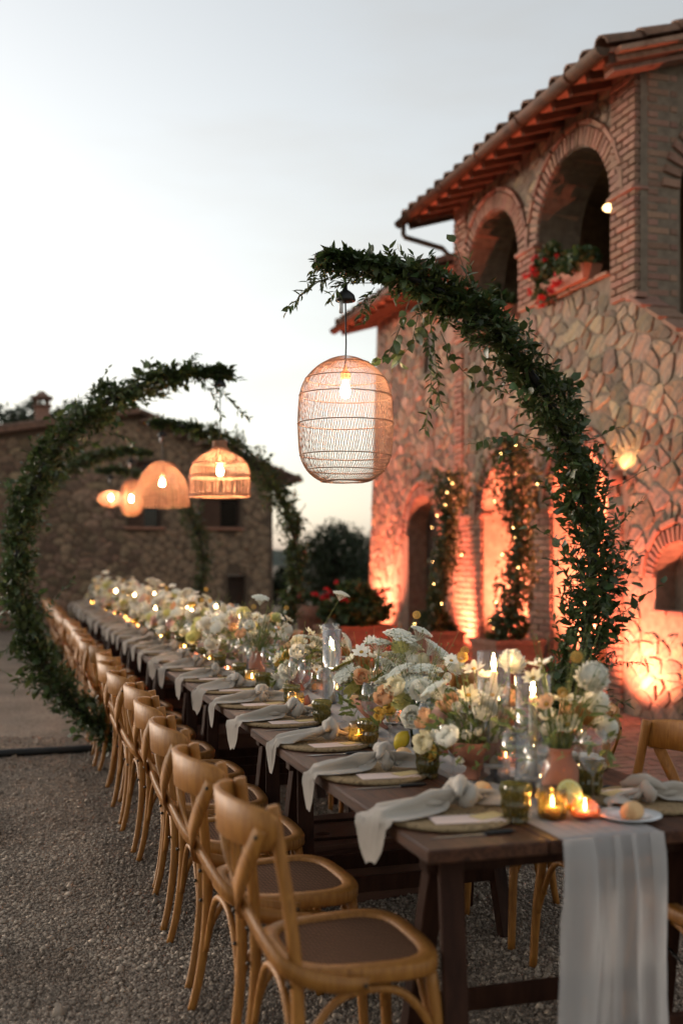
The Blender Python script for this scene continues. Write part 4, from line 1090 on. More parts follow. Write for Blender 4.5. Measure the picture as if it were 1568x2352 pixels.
def vine_pot(px, py, X, w, h, top, label, seed, spread=.22):
    p_ = at_x(px, py, X); o = planter((X, p_.y, 0), (w, w, h), label, fol=(400, (0, 0, h + .12), (w * .45, w * .45, .2), .05, 'vine'), seed=seed, cat='potted vine', rz=R(4)); rng = np.random.default_rng(seed)
    n = 4200; t = rng.random(n); zz = h + t * (top - h); sw = spread * (.55 + .6 * np.abs(np.sin(zz * 3.1 + seed)) + .7 * (t > .75))
    P = np.stack([rng.normal(size=n) * sw * .42 + .10 * np.sin(zz * 2 + seed) + .10 * t, rng.normal(size=n) * sw * .5 + .08 * np.cos(zz * 2.6), zz], 1)
    V, F = leaves(P, rand_dirs(n, rng) + np.array([-.3, -.3, -.3]), rand_dirs(n, rng) + np.array([-.4, -.4, .4]), rng.uniform(.035, .07, n), rng.uniform(.02, .045, n), 'ovate')
    ob('vine_leaves', np_mesh('vine_leaves', V, F, M_['vine']), o, kind='stuff')
    st = MB()
    for k in range(3):
        st.tube([(.03 * math.cos(2.1 * k), .03 * math.sin(2.1 * k), h - .05)] + [(.10 * math.sin(z * 2 + seed) + .10 * (z - h) / (top - h) + .03 * math.cos(k + z * 4), .08 * math.cos(z * 2.6) + .03 * math.sin(k + z * 5), z) for z in np.linspace(h + .1, top, 10)], .009, 5)
    st.obj('stem', M_['bark'], o)
    fl = MB(); bu = []
    for k in range(15):
        z = h + (top - h) * (k + .5) / 15; bu.append((.10 * math.sin(z * 2 + seed) + .10 * (z - h) / (top - h) + rng.normal() * .09 - .1, rng.normal() * .13, z + rng.normal() * .03))
    lt = root('fairy_lights', o.location, 'string of warm fairy lights wound through the ' + label.split(' vine')[0] + ' vine', 'fairy lights', 'fairy lights in the vines')
    fl.tube(bu, .0022, 4, cap=False); fl.obj('wire', M_['black'], lt)
    bm_ = MB().ball((0, 0, 0), .0055, 6, 4).mesh('bulb', M_['fairy'])
    for q in bu: ob('bulb', bm_, lt, loc=q)
vine_pot(1008, 1500, 4.95, .46, .62, 2.55, 'slender vine climbing from a square terracotta pot beside the far brick pier', 41, .15)
vine_pot(1163, 1510, 5.02, .58, .64, 2.75, 'bushy vine climbing from a broad terracotta pot before the portico arch', 42, .19)
# ================================================================ trestle tables
TL, TR, TY0, TLEN, NT, TZ = .955, 1.925, 2.42, 2.0, 8, .76
tb = root('trestle_table', (TX, TY0 + TLEN / 2, 0), '', 'table', 'trestle tables set end to end')
w3_ = (TR - TL) / 3
for k in range(3):
    MB().box((-.485 + w3_ * (k + .5), 0, TZ - .0175), (w3_ - .004, TLEN - .004, .035), bev=.004).obj('plank', M_['table'], tb, smooth=False)
for ty in (-.80, .62):
    tr_ = ob('trestle', MB().box((0, ty, TZ - .035 - .037), (.84, .06, .07), bev=.004).mesh('trestle', M_['trestle'], False), tb)
    for sx in (-1, 1):
        for sy in (-1, 1):
            top = Vector((sx * .36, ty + sy * .035, TZ - .04)); bot = Vector((sx * .40, ty + sy * .20, 0)); d = bot - top
            Mx = Matrix.Translation((top + bot) / 2) @ d.to_track_quat('Z', 'X').to_matrix().to_4x4()
            MB().box((0, 0, 0), (.038, .062, d.length), M=Mx, bev=.003).obj('leg', M_['trestle'], tr_, smooth=False)
    for sy in (-1, 1): MB().box((0, ty + sy * .155, .24), (.76, .022, .06), bev=.003).obj('rail', M_['trestle'], tr_, smooth=False)
    for sx in (-1, 1): MB().tube([(sx * .375, ty - .12, .34), (sx * .375, ty - .03, .30), (sx * .375, ty + .12, .34)], .005, 5).obj('chain', M_['black'], tr_)
km = kid_map(tb)
for k in range(NT):
    o = tb if k == 0 else copy_tree(tb, None, km)
    o.location = (TX + (0, .012, -.01, .008, .0, .012, -.008, .0)[k], TY0 + TLEN * (k + .5), 0)
    o['label'] = 'dark wooden trestle table, %s in line from the end with the hanging runner' % ORD[k]

# ================================================================ cross-back chairs
def cat_rom(pts, n=5):
    P = [Vector(p) for p in pts]; out = []
    for i in range(len(P) - 1):
        p0, p1, p2, p3 = P[max(i - 1, 0)], P[i], P[i + 1], P[min(i + 2, len(P) - 1)]
        for k in range(n):
            t = k / n; out.append(.5 * ((2 * p1) + (p2 - p0) * t + (2 * p0 - 5 * p1 + 4 * p2 - p3) * t * t + (3 * p1 - p0 - 3 * p2 + p3) * t ** 3))
    return out + [P[-1]]
def make_chair():
    o = root('cross_back_chair', (0, 0, 0), '', 'chair')
    # seat ring and cane
    def seat_pt(a, k):
        c, s = math.cos(a), math.sin(a); e = .58
        x = .205 * k * (abs(c) ** e) * (1 if c > 0 else -1); w = (.218 + .022 * (x / .205)) * k
        return (x + .005, w * (abs(s) ** e) * (1 if s > 0 else -1))
    N = 44; vs = []; fs = []
    for k, z in ((.975, .436), (1.0, .443), (1.0, .469), (.98, .476), (.81, .476), (.795, .471), (.795, .443)):
        for i in range(N): x, y = seat_pt(2 * math.pi * i / N, k); vs.append((x, y, z))
    for r_ in range(7):
        for i in range(N): fs.append((r_ * N + i, r_ * N + (i + 1) % N, ((r_ + 1) % 7) * N + (i + 1) % N, ((r_ + 1) % 7) * N + i))
    MB().add(vs, fs).obj('seat', M_['chair'], o)
    cn = MB(); cn.add([(*seat_pt(2 * math.pi * i / N, .805), .467) for i in range(N)] + [(*seat_pt(2 * math.pi * i / N, .805), .458) for i in range(N)], [tuple(range(N)), tuple(range(N, 2 * N))[::-1]]); cn.obj('cane_panel', M_['cane'], o, smooth=False)
    for s in (-1, 1):
        pts = cat_rom([(-.232, s * .232, 0), (-.205, s * .222, .12), (-.185, s * .214, .30), (-.186, s * .208, .46), (-.200, s * .196, .62), (-.220, s * .182, .76), (-.236, s * .174, .872)], 4)
        MB().tube(pts, [.0135 + .0030 * math.sin(min(1, p.z / .5) * math.pi * .6) for p in pts], 10).obj('back_post', M_['chair'], o)
        pts = cat_rom([(.165, s * .175, .44), (.185, s * .195, .25), (.198, s * .206, 0)], 4)
        MB().tube(pts, [.0165, .0165, .0165, .016, .016, .0155, .015, .0145, .014], 10).obj('front_leg', M_['chair'], o)
        # side brace: bent from back leg up under the seat and down to the front leg
        pts = cat_rom([(-.19, s * .205, .20), (-.165, s * .200, .30), (-.09, s * .196, .395), (0, s * .196, .418), (.09, s * .194, .395), (.165, s * .19, .30), (.187, s * .19, .20)], 4)
        MB().tube(pts, .0105, 8).obj('brace', M_['chair'], o)
    for x in (-.185, .17):
        pts = cat_rom([(x - (.005 if x < 0 else -.012), -.20, .20), (x, -.165, .30), (x, -.09, .395), (x, 0, .418), (x, .09, .395), (x, .165, .30), (x - (.005 if x < 0 else -.012), .20, .20)], 4)
        MB().tube(pts, .0105, 8).obj('brace', M_['chair'], o)
    # bent crest rail
    n = 22; vs = []; fs = []; prof = []
    for i in range(n + 1):
        t = -1 + 2 * i / n; a = t * 1.2
        y = .208 * math.sin(a) / math.sin(1.2); x = -.230 - .092 * (math.cos(a) - math.cos(1.2)) / (1 - math.cos(1.2))
        ny, nx = math.sin(a) * .9, -math.cos(a)
        e = max(0, (abs(t) - .82) / .18)
        zt = .885 - .022 * t * t - .012 * e * e; zb = .772 - .004 * t * t + .045 * e * e
        L = math.hypot(nx, ny); nx /= L; ny /= L; th = .0085
        lean = .05
        for (q, z) in ((th, zb + .004), (th, zb + (zt - zb) * .5), (th * 1.15, zt - .008), (0, zt), (-th * 1.15, zt - .008), (-th, zb + (zt - zb) * .5), (-th, zb + .004), (0, zb)):
            vs.append((x + nx * q - lean * (z - .8), y + ny * q, z))
    for i in range(n):
        for k in range(8): fs.append((i * 8 + k, i * 8 + (k + 1) % 8, i * 8 + 8 + (k + 1) % 8, i * 8 + 8 + k))
    fs += [tuple(range(8))[::-1], tuple(n * 8 + k for k in range(8))]
    MB().add(vs, fs).obj('crest_rail', M_['chair'], o)
    # crossing bands
    for s in (-1, 1):
        off = .006 * s
        pts = cat_rom([(-.268, s * .190, .822), (-.284 + off * .4, s * .170, .765), (-.291 + off, s * .085, .665), (-.274 + off, -s * .015, .595), (-.250, -s * .13, .545), (-.222, -s * .215, .505), (-.165, -s * .243, .478), (-.09, -s * .248, .458), (-.02, -s * .247, .450)], 4)
        nr = []
        for p_ in pts:
            k = min(1, max(0, (p_.x + .26) / .10)); tp = min(1, max(0, (p_.z - .60) / .16)); v = Vector((-1, s * 1.2 * tp, 0)) * (1 - k) + Vector((0, -s, 0)) * k; nr.append(v)
        wd = [.041 if 3 < i < len(pts) - 4 else .034 for i in range(len(pts))]
        MB().band(pts, nr, wd, .009).obj('cross_band', M_['chair'], o)
    bm_ = MB().ball((0, 0, 0), .0065, 6, 4).mesh('bolt', M_['bolt'])
    for s in (-1, 1):
        for q in ((-.279, s * .186, .803), (-.03, s * .254, .45), (-.207, s * .212, .455), (-.205, s * .212, .36)): ob('bolt', bm_, o, loc=q)
    return o
ch0 = make_chair(); kmc = kid_map(ch0); NCH = 26
kmc_far = {k: [c for c in v if not c.name.startswith('bolt')] for k, v in kmc.items()}
rc = random.Random(3)
CHAIRS = []
for side in (0, 1):
    for k in range(NCH):
        first = side == 0 and k == 0
        o = ch0 if first else copy_tree(ch0, None, kmc if k < 9 else kmc_far)
        Y = 2.70 + .6 * k + rc.uniform(-.012, .012)
        if side == 0: o.location = (.828 + rc.uniform(-.022, .022) + (.012 if k > 4 else 0), Y + rc.uniform(-.02, .02), 0); o.rotation_euler = (0, 0, R(rc.uniform(-5, 5)))
        else: o.location = (1.99 + rc.uniform(-.02, .02), Y, 0); o.rotation_euler = (0, 0, math.pi + R(rc.uniform(-6, 6)))
        o['label'] = 'honey wood cross back chair, %s from the runner end, %s side' % (ORD[k], ('gravel', 'farmhouse')[side])
        o['group'] = ('chairs along the gravel side', 'chairs along the farmhouse side')[side]
        CHAIRS.append(o)

# ================================================================ place settings
def napkin_mesh(seed):
    """a soft cloth strip, gathered at the knot and let fall over plate and table edge"""
    g = np.random.default_rng(seed + 50); NI, NJ = 44, 23; U = .47; uk = .315 + g.uniform(-.01, .01)
    u = np.linspace(0, U, NI); j = np.linspace(-1, 1, NJ)
    hw = np.interp(u, [0, .03, .12, .20, .32, .40, .47], [.004, .034, .090, .105, .10, .100, .085])
    if seed % 2: hw = np.interp(u, [0, .02, .10, .20, .32, .42, .47], [.008, .044, .096, .108, .105, .100, .07])
    skew = g.uniform(-.5, .5)
    RU = np.repeat(u[:, None], NJ, 1) + skew * .04 * j[None] * (1 - u[:, None] / U); RV = hw[:, None] * j[None]
    rest = np.stack([RU, RV], -1)
    ang = g.uniform(-.28, -.02); x0 = -.275
    ph = g.uniform(0, 6.28, 4)
    squeeze = np.interp(u, [0, .1, .22, uk, .36, U], [.98, .93, .72, .22, .5, .85])
    P = np.zeros((NI, NJ, 3)); P[..., 0] = x0 + RU; P[..., 1] = RV * squeeze[:, None] + (RU - uk) * math.tan(-ang) * -1 * .5
    amp = np.interp(u, [0, .1, .22, uk, .36, U], [.004, .016, .03, .022, .03, .02]); sup = np.interp(u, [0, .05, .14, .24, uk, .38, U], [0, 0, .016, .034, .03, .028, .012])[:, None] * np.clip(.55 + .6 * np.sin(j[None] * 5.0 + ph[0] + RU * 7) + .25 * np.sin(j[None] * 11 + ph[1]), 0, 2) * (1 - np.abs(j[None]) ** 3)
    P[..., 2] = .06 + amp[:, None] * (np.sin(j[None] * 5.5 + ph[0] + RU * 9) + .6 * np.sin(j[None] * 10 + ph[1] - RU * 14)) + g.normal(size=(NI, NJ)) * .0015
    k = int(round(uk / U * (NI - 1))); tgt = {}
    for q in (k - 1, k, k + 1):
        T = P[q].copy(); T[:, 1] = T[:, 1].mean() + .021 * np.sin(j * 7 + ph[2]) * .9; T[:, 2] = .050 + .017 * np.cos(j * 7 + ph[2] + .4); T[:, 0] = x0 + u[q] * .99 - .0; tgt[q] = T
    cons = []
    for di, dj in ((1, 0), (0, 1), (1, 1), (1, -1), (2, 0), (0, 2)):
        A = (slice(0, NI - di), slice(max(0, -dj), NJ - max(0, dj))); B = (slice(di, NI), slice(max(0, dj), NJ + min(0, dj)))
        L = np.linalg.norm(rest[B] - rest[A], axis=-1); st = .9 if di + abs(dj) == 1 else (.35 if di and dj else .10)
        cons.append((A, B, L, st * .5))
    prev = P.copy(); edge = -.178
    for it in range(150):
        v = (P - prev) * .955; prev = P.copy(); P = P + v; P[..., 2] -= 9.8 * (1 / 110) ** 2
        for _ in range(5):
            for A, B, L, st in cons:
                d = P[B] - P[A]; l = np.maximum(np.linalg.norm(d, axis=-1), 1e-6); c = d * ((l - L) / l * st)[..., None]
                P[A] += c; P[B] -= c
            for q, T in tgt.items(): P[q] = T
        x, y = P[..., 0], P[..., 1] + .035; r = np.hypot(x, y)
        floor = np.where(x > edge, np.where(r < .174, .017, .003) + sup, -9.0)
        # hanging cloth may not swing in under the board
        under = (x > edge) & (P[..., 2] < -.012) & (x < edge + .03); P[..., 0] = np.where(under, edge - .002, P[..., 0])
        floor = np.where(under, -9, floor); hit = P[..., 2] < floor
        P[..., 2] = np.where(hit, floor, P[..., 2]); prev[hit] = prev[hit] * .3 + P[hit] * .7
    V = P.reshape(-1, 3); F = np.array([(i * NJ + c, i * NJ + c + 1, (i + 1) * NJ + c + 1, (i + 1) * NJ + c) for i in range(NI - 1) for c in range(NJ - 1)])
    me = np_mesh('napkin', V, F, M_['linen'], True)
    cx, cy_, cz = tgt[k][:, 0].mean(), tgt[k][:, 1].mean(), .044
    kn = MB(); pts = []; rs = []
    for q in range(30):
        a = 2 * math.pi * q / 30
        pts.append(Vector((cx + .010 * math.sin(a + ph[3]) + .005 * math.sin(3 * a), cy_ + .033 * math.cos(a), cz + .021 * math.sin(a)))); rs.append(.0140 + .0035 * math.sin(2 * a + ph[0]))
    kn.tube(pts, rs, 10, closed=True)
    pts = [Vector((cx - .035 + .075 * q / 11, cy_ - .045 + .092 * q / 11, cz + .006 + .018 * math.sin(math.pi * q / 11))) for q in range(12)]
    kn.tube(pts, [.005 + .0125 * math.sin(math.pi * (q + .5) / 12) for q in range(12)], 10)
    kv = []
    for p_ in kn.v:
        n_ = mnoise.noise_vector(Vector(p_) * 48 + Vector((seed * 3.1, 0, 0))) * .006 + Vector((0, 0, mnoise.noise(Vector((p_[0] * 140, p_[1] * 60, p_[2] * 60))) * .004)); kv.append(tuple(Vector(p_) + n_))
    kn.v = kv
    return me, kn.mesh('knot', M_['linen'])
NAP = [napkin_mesh(s) for s in range(6)]
cg = MB(); prof = [(0, .004)]
for k in range(1, 61):
    r_ = .172 * k / 60; prof.append((r_, .007 + .004 * abs(math.sin(k * math.pi / 5)) + (.004 if r_ > .14 else 0)))
prof += [(.176, .009), (.174, .002), (.16, .0)]
cg.lathe(prof, 56, fn=lambda r, z, a, i: r * (1 + .006 * math.sin(30 * a + i * 1.1)))
CHARGER = cg.mesh('charger', M_['seagrass'])
MENU = MB().box((0, 0, 0), (.19, .085, .0016)).mesh('menu_card', M_['card'], False)
TAG = MB().box((0, 0, 0), (.09, .05, .0016)).mesh('name_card', M_['tag'], False)
tm_ = MB(); pr = [(0, .0), (.030, .0), (.032, .003)] + [(.032 + .009 * k / 16, .005 + .095 * k / 16) for k in range(17)] + [(.0395, .1015), (.0375, .100), (.0345, .06), (.0305, .016), (0, .013)]
tm_.lathe(pr, 48, fn=lambda r, z, a, i: r + (.0026 * max(-.6, math.sin(7 * a + z * 75) * math.sin(7 * a - z * 75) * 1.6) if 2 < i < 19 else 0))
TUMBLER = tm_.mesh('tumbler', M_['olive'], False)
def wine_glass(h, rb, rr, st):
    pr = [(.0, .0035), (.034, .002), (.0345, .0035), (.02, .006), (.0055, .012), (.0036, .03), (.0034, st - .01), (.006, st), (rb * .55, st + .012), (rb * .9, st + .04), (rb, st + .065), (rb * .97, st + .09), (rr, h), (rr - .001, h)]
    return MB().lathe(pr, 28).mesh('wine_glass', M_['glass'])
WG = [wine_glass(.225, .044, .033, .095), wine_glass(.20, .038, .029, .09)]
kb = MB(); kb.add([(0, -.004, 0), (.12, -.006, 0), (.12, .006, 0), (0, .010, 0), (-.03, .002, 0)] + [(0, -.004, .0015), (.12, -.006, .003), (.12, .006, .003), (0, .010, .0015), (-.03, .002, .001)], [(4, 3, 2, 1, 0), (5, 6, 7, 8, 9)] + [(i, (i + 1) % 5, 5 + (i + 1) % 5, 5 + i) for i in range(5)])
BLADE = kb.mesh('table_knife', M_['steel'], False)
HANDLE = MB().tube([(.118, 0, .003), (.13, 0, .004), (.19, 0, .0045), (.205, 0, .004)], [.004, .0055, .006, .003], 8).mesh('handle', M_['black'])
PLATE = MB().lathe([(0, .002), (.045, .002), (.05, .006), (.085, .015), (.0855, .017), (.05, .010), (.045, .006), (0, .0055)], 36).mesh('bread_plate', M_['china'])
bd = MB(); bd.ball((0, 0, .02), .034, 14, 10, (1.15, .85, .78)); bd.v = [(x, y, max(0, z + .004 * mnoise.noise(Vector((x, y, z)) * 60))) for x, y, z in bd.v]
BREAD = bd.mesh('bread_roll', M_['bread'])
rs_ = random.Random(11)
def setting(k, side):
    Y = 2.72 + .6 * k; X0 = 1.13 if side == 0 else 1.765; rz = 0 if side == 0 else math.pi
    base = Matrix.Translation((X0 + rs_.uniform(-.008, .008), Y + rs_.uniform(-.015, .015), TZ + .001)) @ Matrix.Rotation(rz, 4, 'Z')
    where = '%s from the runner end, %s side' % (ORD[k], ('gravel', 'farmhouse')[side]); sd_ = ('gravel', 'farmhouse')[side]
    def put(name, me, x, y, z, r, label, cat, grp, par=None):
        M = base @ Matrix.Translation((x, y, z)) @ Matrix.Rotation(r, 4, 'Z'); return ob(name, me, None, M=M, label=label + ' ' + where, cat=cat, group=grp + ' on the %s side' % sd_)
    put('charger', CHARGER, 0, 0, 0, rs_.uniform(0, 6), 'round woven seagrass charger', 'charger', 'seagrass chargers')
    n_ = NAP[(k * 2 + side + rs_.randrange(2)) % 6]
    no_ = put('napkin', n_[0], .0, .035, .0, rs_.uniform(.05, .42), 'knotted greige linen napkin hanging off the edge', 'napkin', 'knotted napkins')
    ob('knot', n_[1], no_); ns = rs_.uniform(1.02, 1.22); no_.scale = (ns, ns * rs_.choice((-1, 1)) if side else ns, ns)
    if k < 18:
        put('menu_card', MENU, .02, -.085, .0135, rs_.uniform(-.16, .10), 'blush paper menu card', 'card', 'menu cards')
        put('name_card', TAG, .085, -.075, .0158, rs_.uniform(.1, .4), 'straw coloured name card on the menu', 'card', 'name cards')
    put('tumbler', TUMBLER, .155 + rs_.uniform(-.01, .012), -.10 + rs_.uniform(-.02, .02), 0, rs_.uniform(0, 6), 'olive green pressed glass tumbler', 'glass', 'olive tumblers')
    if k < 20:
        put('wine_glass', WG[0], .205 + rs_.uniform(-.01, .01), .02 + rs_.uniform(-.03, .03), 0, 0, 'tall clear wine glass', 'glass', 'tall wine glasses')
    if k < 12:
        put('wine_glass', WG[1], .235 + rs_.uniform(-.01, .01), -.075 + rs_.uniform(-.02, .02), 0, 0, 'smaller clear wine glass', 'glass', 'small wine glasses')
        kn_ = put('table_knife', BLADE, -.10, -.205 + rs_.uniform(-.01, .01), .0005, rs_.uniform(-.06, .06), 'dark handled steel table knife', 'knife', 'table knives'); ob('handle', HANDLE, kn_)
        put('bread_plate', PLATE, .185, .17, 0, 0, 'small white bread plate', 'plate', 'bread plates')
        put('bread_roll', BREAD, .185 + rs_.uniform(-.02, .02), .17 + rs_.uniform(-.02, .02), .006, rs_.uniform(0, 6), 'crusty bread roll on its plate', 'bread', 'bread rolls')
for k in range(NCH):
    for side in (0, 1): setting(k, side)

# ================================================================ gauze runner
def runner():
    vs = []; fs = []; NW = 41
    path = []
    z = .14
    while z < TZ - .02: path.append(('d', z)); z += .03
    n0 = len(path)
    y = TY0 - .012
    while y < TY0 + TLEN * NT - .1: path.append(('t', y)); y += .035
    for i, (kd, q) in enumerate(path):
        for j in range(NW):
            s = -1 + 2 * j / (NW - 1)
            if kd == 'd':
                wd = .140 + .020 * (TZ - q) / TZ; t = (TZ - q)
                fold = .012 * math.sin(s * 6.2 + 1.2 + .9 * t) + .007 * math.sin(s * 13 + 2.5 * t) + .010 * mnoise.noise(Vector((s * 2.5, t * 2.2, 9)))
                x = TX + .008 - .02 * t + wd * s + .006 * math.sin(s * 9); fold += .006 * mnoise.noise(Vector((s * 9, t * 7, 4))) + .003 * mnoise.noise(Vector((s * 22, t * 18, 1))); yy = TY0 - .02 - .012 * min(1, t * 8) - .02 * t + fold * min(1, t * 5); zz = q + (.012 * mnoise.noise(Vector((s * 14, 2, 0))) if i == 0 else 0)
            else:
                dy = q - TY0; wd = .142 + .03 * mnoise.noise(Vector((dy * 1.7, 3, 0)))
                x = TX + .008 + .05 * mnoise.noise(Vector((dy * .9, 0, 0))) * min(1, dy) + wd * s
                ruck = max(0, mnoise.noise(Vector((s * 4.2 + 5, dy * 2.2, 0))) + .25 * mnoise.noise(Vector((s * 11, dy * 6, 2)))) * .035 * min(1, max(0, dy * 1.6))
                yy = q; zz = TZ + .0035 + ruck + .002 * math.sin(s * 13) ** 2
                if dy < .02: zz = TZ + .003
            vs.append((x, yy, zz))
    for i in range(len(path) - 1):
        for j in range(NW - 1): a = i * NW + j; fs.append((a, a + 1, a + NW + 1, a + NW))
    for s0, s1, dz in ((-1.0, -.42, .004), (-.02, .10, .005), (.30, .42, .006), (.70, 1.0, .004)):     # gathered layers in the hanging end
        o = len(vs); n1 = 9; m1 = n0 + 1
        for i in range(m1):
            for j in range(n1):
                s = s0 + (s1 - s0) * j / (n1 - 1); f = (s + 1) / 2 * (NW - 1); a0 = int(min(NW - 2, f)); t = f - a0
                p0, p1 = Vector(vs[i * NW + a0]), Vector(vs[i * NW + a0 + 1]); p_ = p0.lerp(p1, t); vs.append((p_.x, p_.y - dz, p_.z + .002))
        fs += [(o + i * n1 + j, o + i * n1 + j + 1, o + (i + 1) * n1 + j + 1, o + (i + 1) * n1 + j) for i in range(m1 - 1) for j in range(n1 - 1)]
    MB().add(vs, fs).obj('table_runner', M_['gauze'], label='sheer white gauze runner along the table, its end hanging to the ground', cat='runner')
runner()

# ================================================================ lanterns
def surf_rib(prof, tw, a0, r, n):
    """one rib following profile with twist"""
    m = len(prof); return [(prof[i][0] * math.cos(a0 + tw * i / (m - 1)), prof[i][0] * math.sin(a0 + tw * i / (m - 1)), prof[i][1]) for i in range(m)]
def lantern(idx, name, zb, prof, label, ribs, tw, hoops, rr, cord_top, bulb_z, hoop_r=.003, both=False, collar=None, rot=0):
    o = root(name, (TX, RY[idx], zb), label, 'lantern', 'rattan lanterns over the table', rot)
    P = cat_rom([(r, z, 0) for r, z in prof], 4); P = [(p_[0], p_[1]) for p_ in P]
    H_ = max(z for r, z in prof)
    b_ = MB(); g = random.Random(idx)
    for k in range(ribs):
        a = 2 * math.pi * (k + g.uniform(-.22, .22)) / ribs; b_.tube(surf_rib(P, tw, a, rr, 0), rr, 4, cap=False)
        if both: b_.tube(surf_rib(P, -tw, a, rr, 0), rr, 4, cap=False)
    b_.obj('rattan_weave', M_['rattan'], o, kind='stuff')
    def r_at(z):
        best = min(range(len(P) - 1), key=lambda i: 0 if min(P[i][1], P[i + 1][1]) <= z <= max(P[i][1], P[i + 1][1]) else min(abs(P[i][1] - z), abs(P[i + 1][1] - z)))
        (r0, z0), (r1, z1) = P[best], P[best + 1]; t = 0 if abs(z1 - z0) < 1e-6 else min(1, max(0, (z - z0) / (z1 - z0))); return r0 + (r1 - r0) * t
    for z in hoops:
        r_ = r_at(z) + rr; wob = g.uniform(-.003, .003)
        MB().tube([(r_ * math.cos(2 * math.pi * k / 48), r_ * math.sin(2 * math.pi * k / 48), z + wob * math.cos(2 * math.pi * k / 48)) for k in range(48)], hoop_r, 6, closed=True).obj('hoop', M_['rattan'], o)
    if collar:
        c = MB()
        for k in range(int(collar[2] / .006)):
            z = collar[1] + k * .006; c.tube([(collar[0] * math.cos(2 * math.pi * j / 24), collar[0] * math.sin(2 * math.pi * j / 24), z) for j in range(24)], .0036, 5, closed=True)
        c.obj('collar', M_['rattan'], o)
    bz = bulb_z
    MB().lathe([(0, bz - .055), (.016, bz - .05), (.0235, bz - .03), (.022, bz - .012), (.013, bz + .012), (.011, bz + .02), (0, bz + .021)], 14).obj('bulb', M_['bulb' if idx == 0 else 'bulb_far'], o)
    MB().lathe([(.014, bz + .018), (.022, bz + .03), (.026, bz + .042), (.022, bz + .058), (.008, bz + .075), (.004, bz + .10)], 8).obj('socket', M_['rattan'], o)
    MB().tube([(0, 0, bz + .09), (.003, 0, (bz + cord_top) / 2), (0, 0, cord_top)], .0035, 6).obj('cord', M_['black'], o)
    c = MB(); c.lathe([(.045, cord_top - .005), (.046, cord_top), (.040, cord_top + .022), (.022, cord_top + .038), (.010, cord_top + .046), (.008, cord_top + .07)], 18); c.obj('hanging_cap', M_['black'], o)
    MB().tube([(0, 0, cord_top + .06), (0, 0, 2 * HR + .03 - zb - .01)], .0045, 6).obj('hook', M_['black'], o)
    MB().tube([(-.02, .0, cord_top), (-.02, 0, cord_top - .06)], .0095, 8).obj('connector', M_['china'], o)
    return o
z1b = 1.805
lantern(0, 'barrel_lantern', z1b, [(.088, 0), (.125, .012), (.172, .052), (.203, .118), (.212, .22), (.212, .31), (.203, .40), (.178, .462), (.128, .515), (.072, .548), (.034, .560)],
        'large barrel shaped open rattan lantern glowing above the near flowers', 108, .95, (.005, .052, .118, .262, .385, .462, .53), .0012, .815, .43, .0026)
lantern(1, 'bell_lantern', 1.915, [(.214, 0), (.216, .02), (.217, .13), (.21, .19), (.185, .245), (.14, .285), (.085, .315), (.055, .345), (.048, .36)],
        'bell shaped rattan lantern with woven collar hanging before the far house', 44, .10, (.0, .012, .135, .147, .235), .0024, .79, .20, .0042, both=True, collar=(.050, .35, .05))
lantern(2, 'dome_lantern', 1.98, [(.262, 0), (.268, .03), (.26, .14), (.23, .25), (.18, .345), (.12, .415), (.07, .45), (.03, .462)],
        'wide dome shaped closely woven rattan lantern', 54, .05, tuple(.012 + .03 * k for k in range(15)), .0019, .70, .26, .0028, both=True)
lantern(3, 'pear_lantern', 2.0, [(.06, 0), (.115, .05), (.14, .13), (.135, .2), (.12, .25), (.125, .30), (.115, .38), (.075, .44), (.03, .47)],
        'small pear shaped rattan lantern behind the dome lantern', 60, .12, tuple(.02 + .03 * k for k in range(15)), .0024, .66, .24, .0036, both=True)
lantern(4, 'disc_lantern', 2.25, [(.05, 0), (.13, .035), (.185, .09), (.19, .125), (.16, .19), (.10, .235), (.03, .25)],
        'small flattened rattan lantern, farthest of the five', 60, .15, tuple(.015 + .026 * k for k in range(9)), .0024, .42, .16, .0036, both=True)

# cable over the gravel to the hoop on the gravel side
b = MB(); pts = []
for k in range(40):
    x = -6 + (TX - .3 + 6) * k / 39; pts.append((x, 8.45 + .05 * math.sin(x * .9) - .012 * x, .028))
b.tube(pts, .030, 8); b.obj('power_cable', M_['black'], label='thick black cable lying across the gravel', cat='cable')

# ================================================================ orange uplights on the farmhouse
def uplight(x, y, label, energy, tilt_x=.16, tilt_y=0.0, spread=95, col=(1.0, .23, .13)):
    o = root('floor_uplight', (x, y, .02), label, 'spotlight', 'orange uplights along the farmhouse')
    MB().box((0, 0, .012), (.15, .12, .024), bev=.006).obj('base_plate', M_['black'], o, smooth=False)
    hd = MB(); d = Vector((tilt_x, tilt_y, 1)).normalized(); Mx = Matrix.Translation((0, 0, .09)) @ d.to_track_quat('Z', 'Y').to_matrix().to_4x4()
    hd.lathe([(.03, -.05), (.055, -.04), (.06, .05), (.052, .05), (.045, .02), (0, .015)], 16, M=Mx); hdo = hd.obj('housing', M_['black'], o)
    MB().lathe([(0, 0), (.047, 0)], 16, M=Mx @ Matrix.Translation((0, 0, .03))).obj('lens', emat('uplight_lens', col, 25), hdo)
    for s in (-1, 1): MB().tube([(s * .066, 0, .02), (s * .066, 0, .10)], .006, 5).obj('yoke', M_['black'], o)
    L = bpy.data.lights.new('uplight', 'SPOT'); L.energy = energy; L.color = col; L.spot_size = R(spread); L.spot_blend = .9; L.shadow_soft_size = .035
    lo = ob('uplight_lamp', L, o, loc=Vector((0, 0, .09)) + d * .07); lo.rotation_euler = (-d).to_track_quat('Z', 'Y').to_euler()
    return o
E_ = 340
uplight(4.98, 8.62, 'floor uplight by the niche wall at the near end of the farmhouse', E_ * .36, .6, -.10, 125)
uplight(5.02, 10.62, 'floor uplight at the foot of the middle brick pier', E_ * .75, .32)
uplight(5.02, 12.42, 'floor uplight at the foot of the far brick pier', E_ * .75, .32)
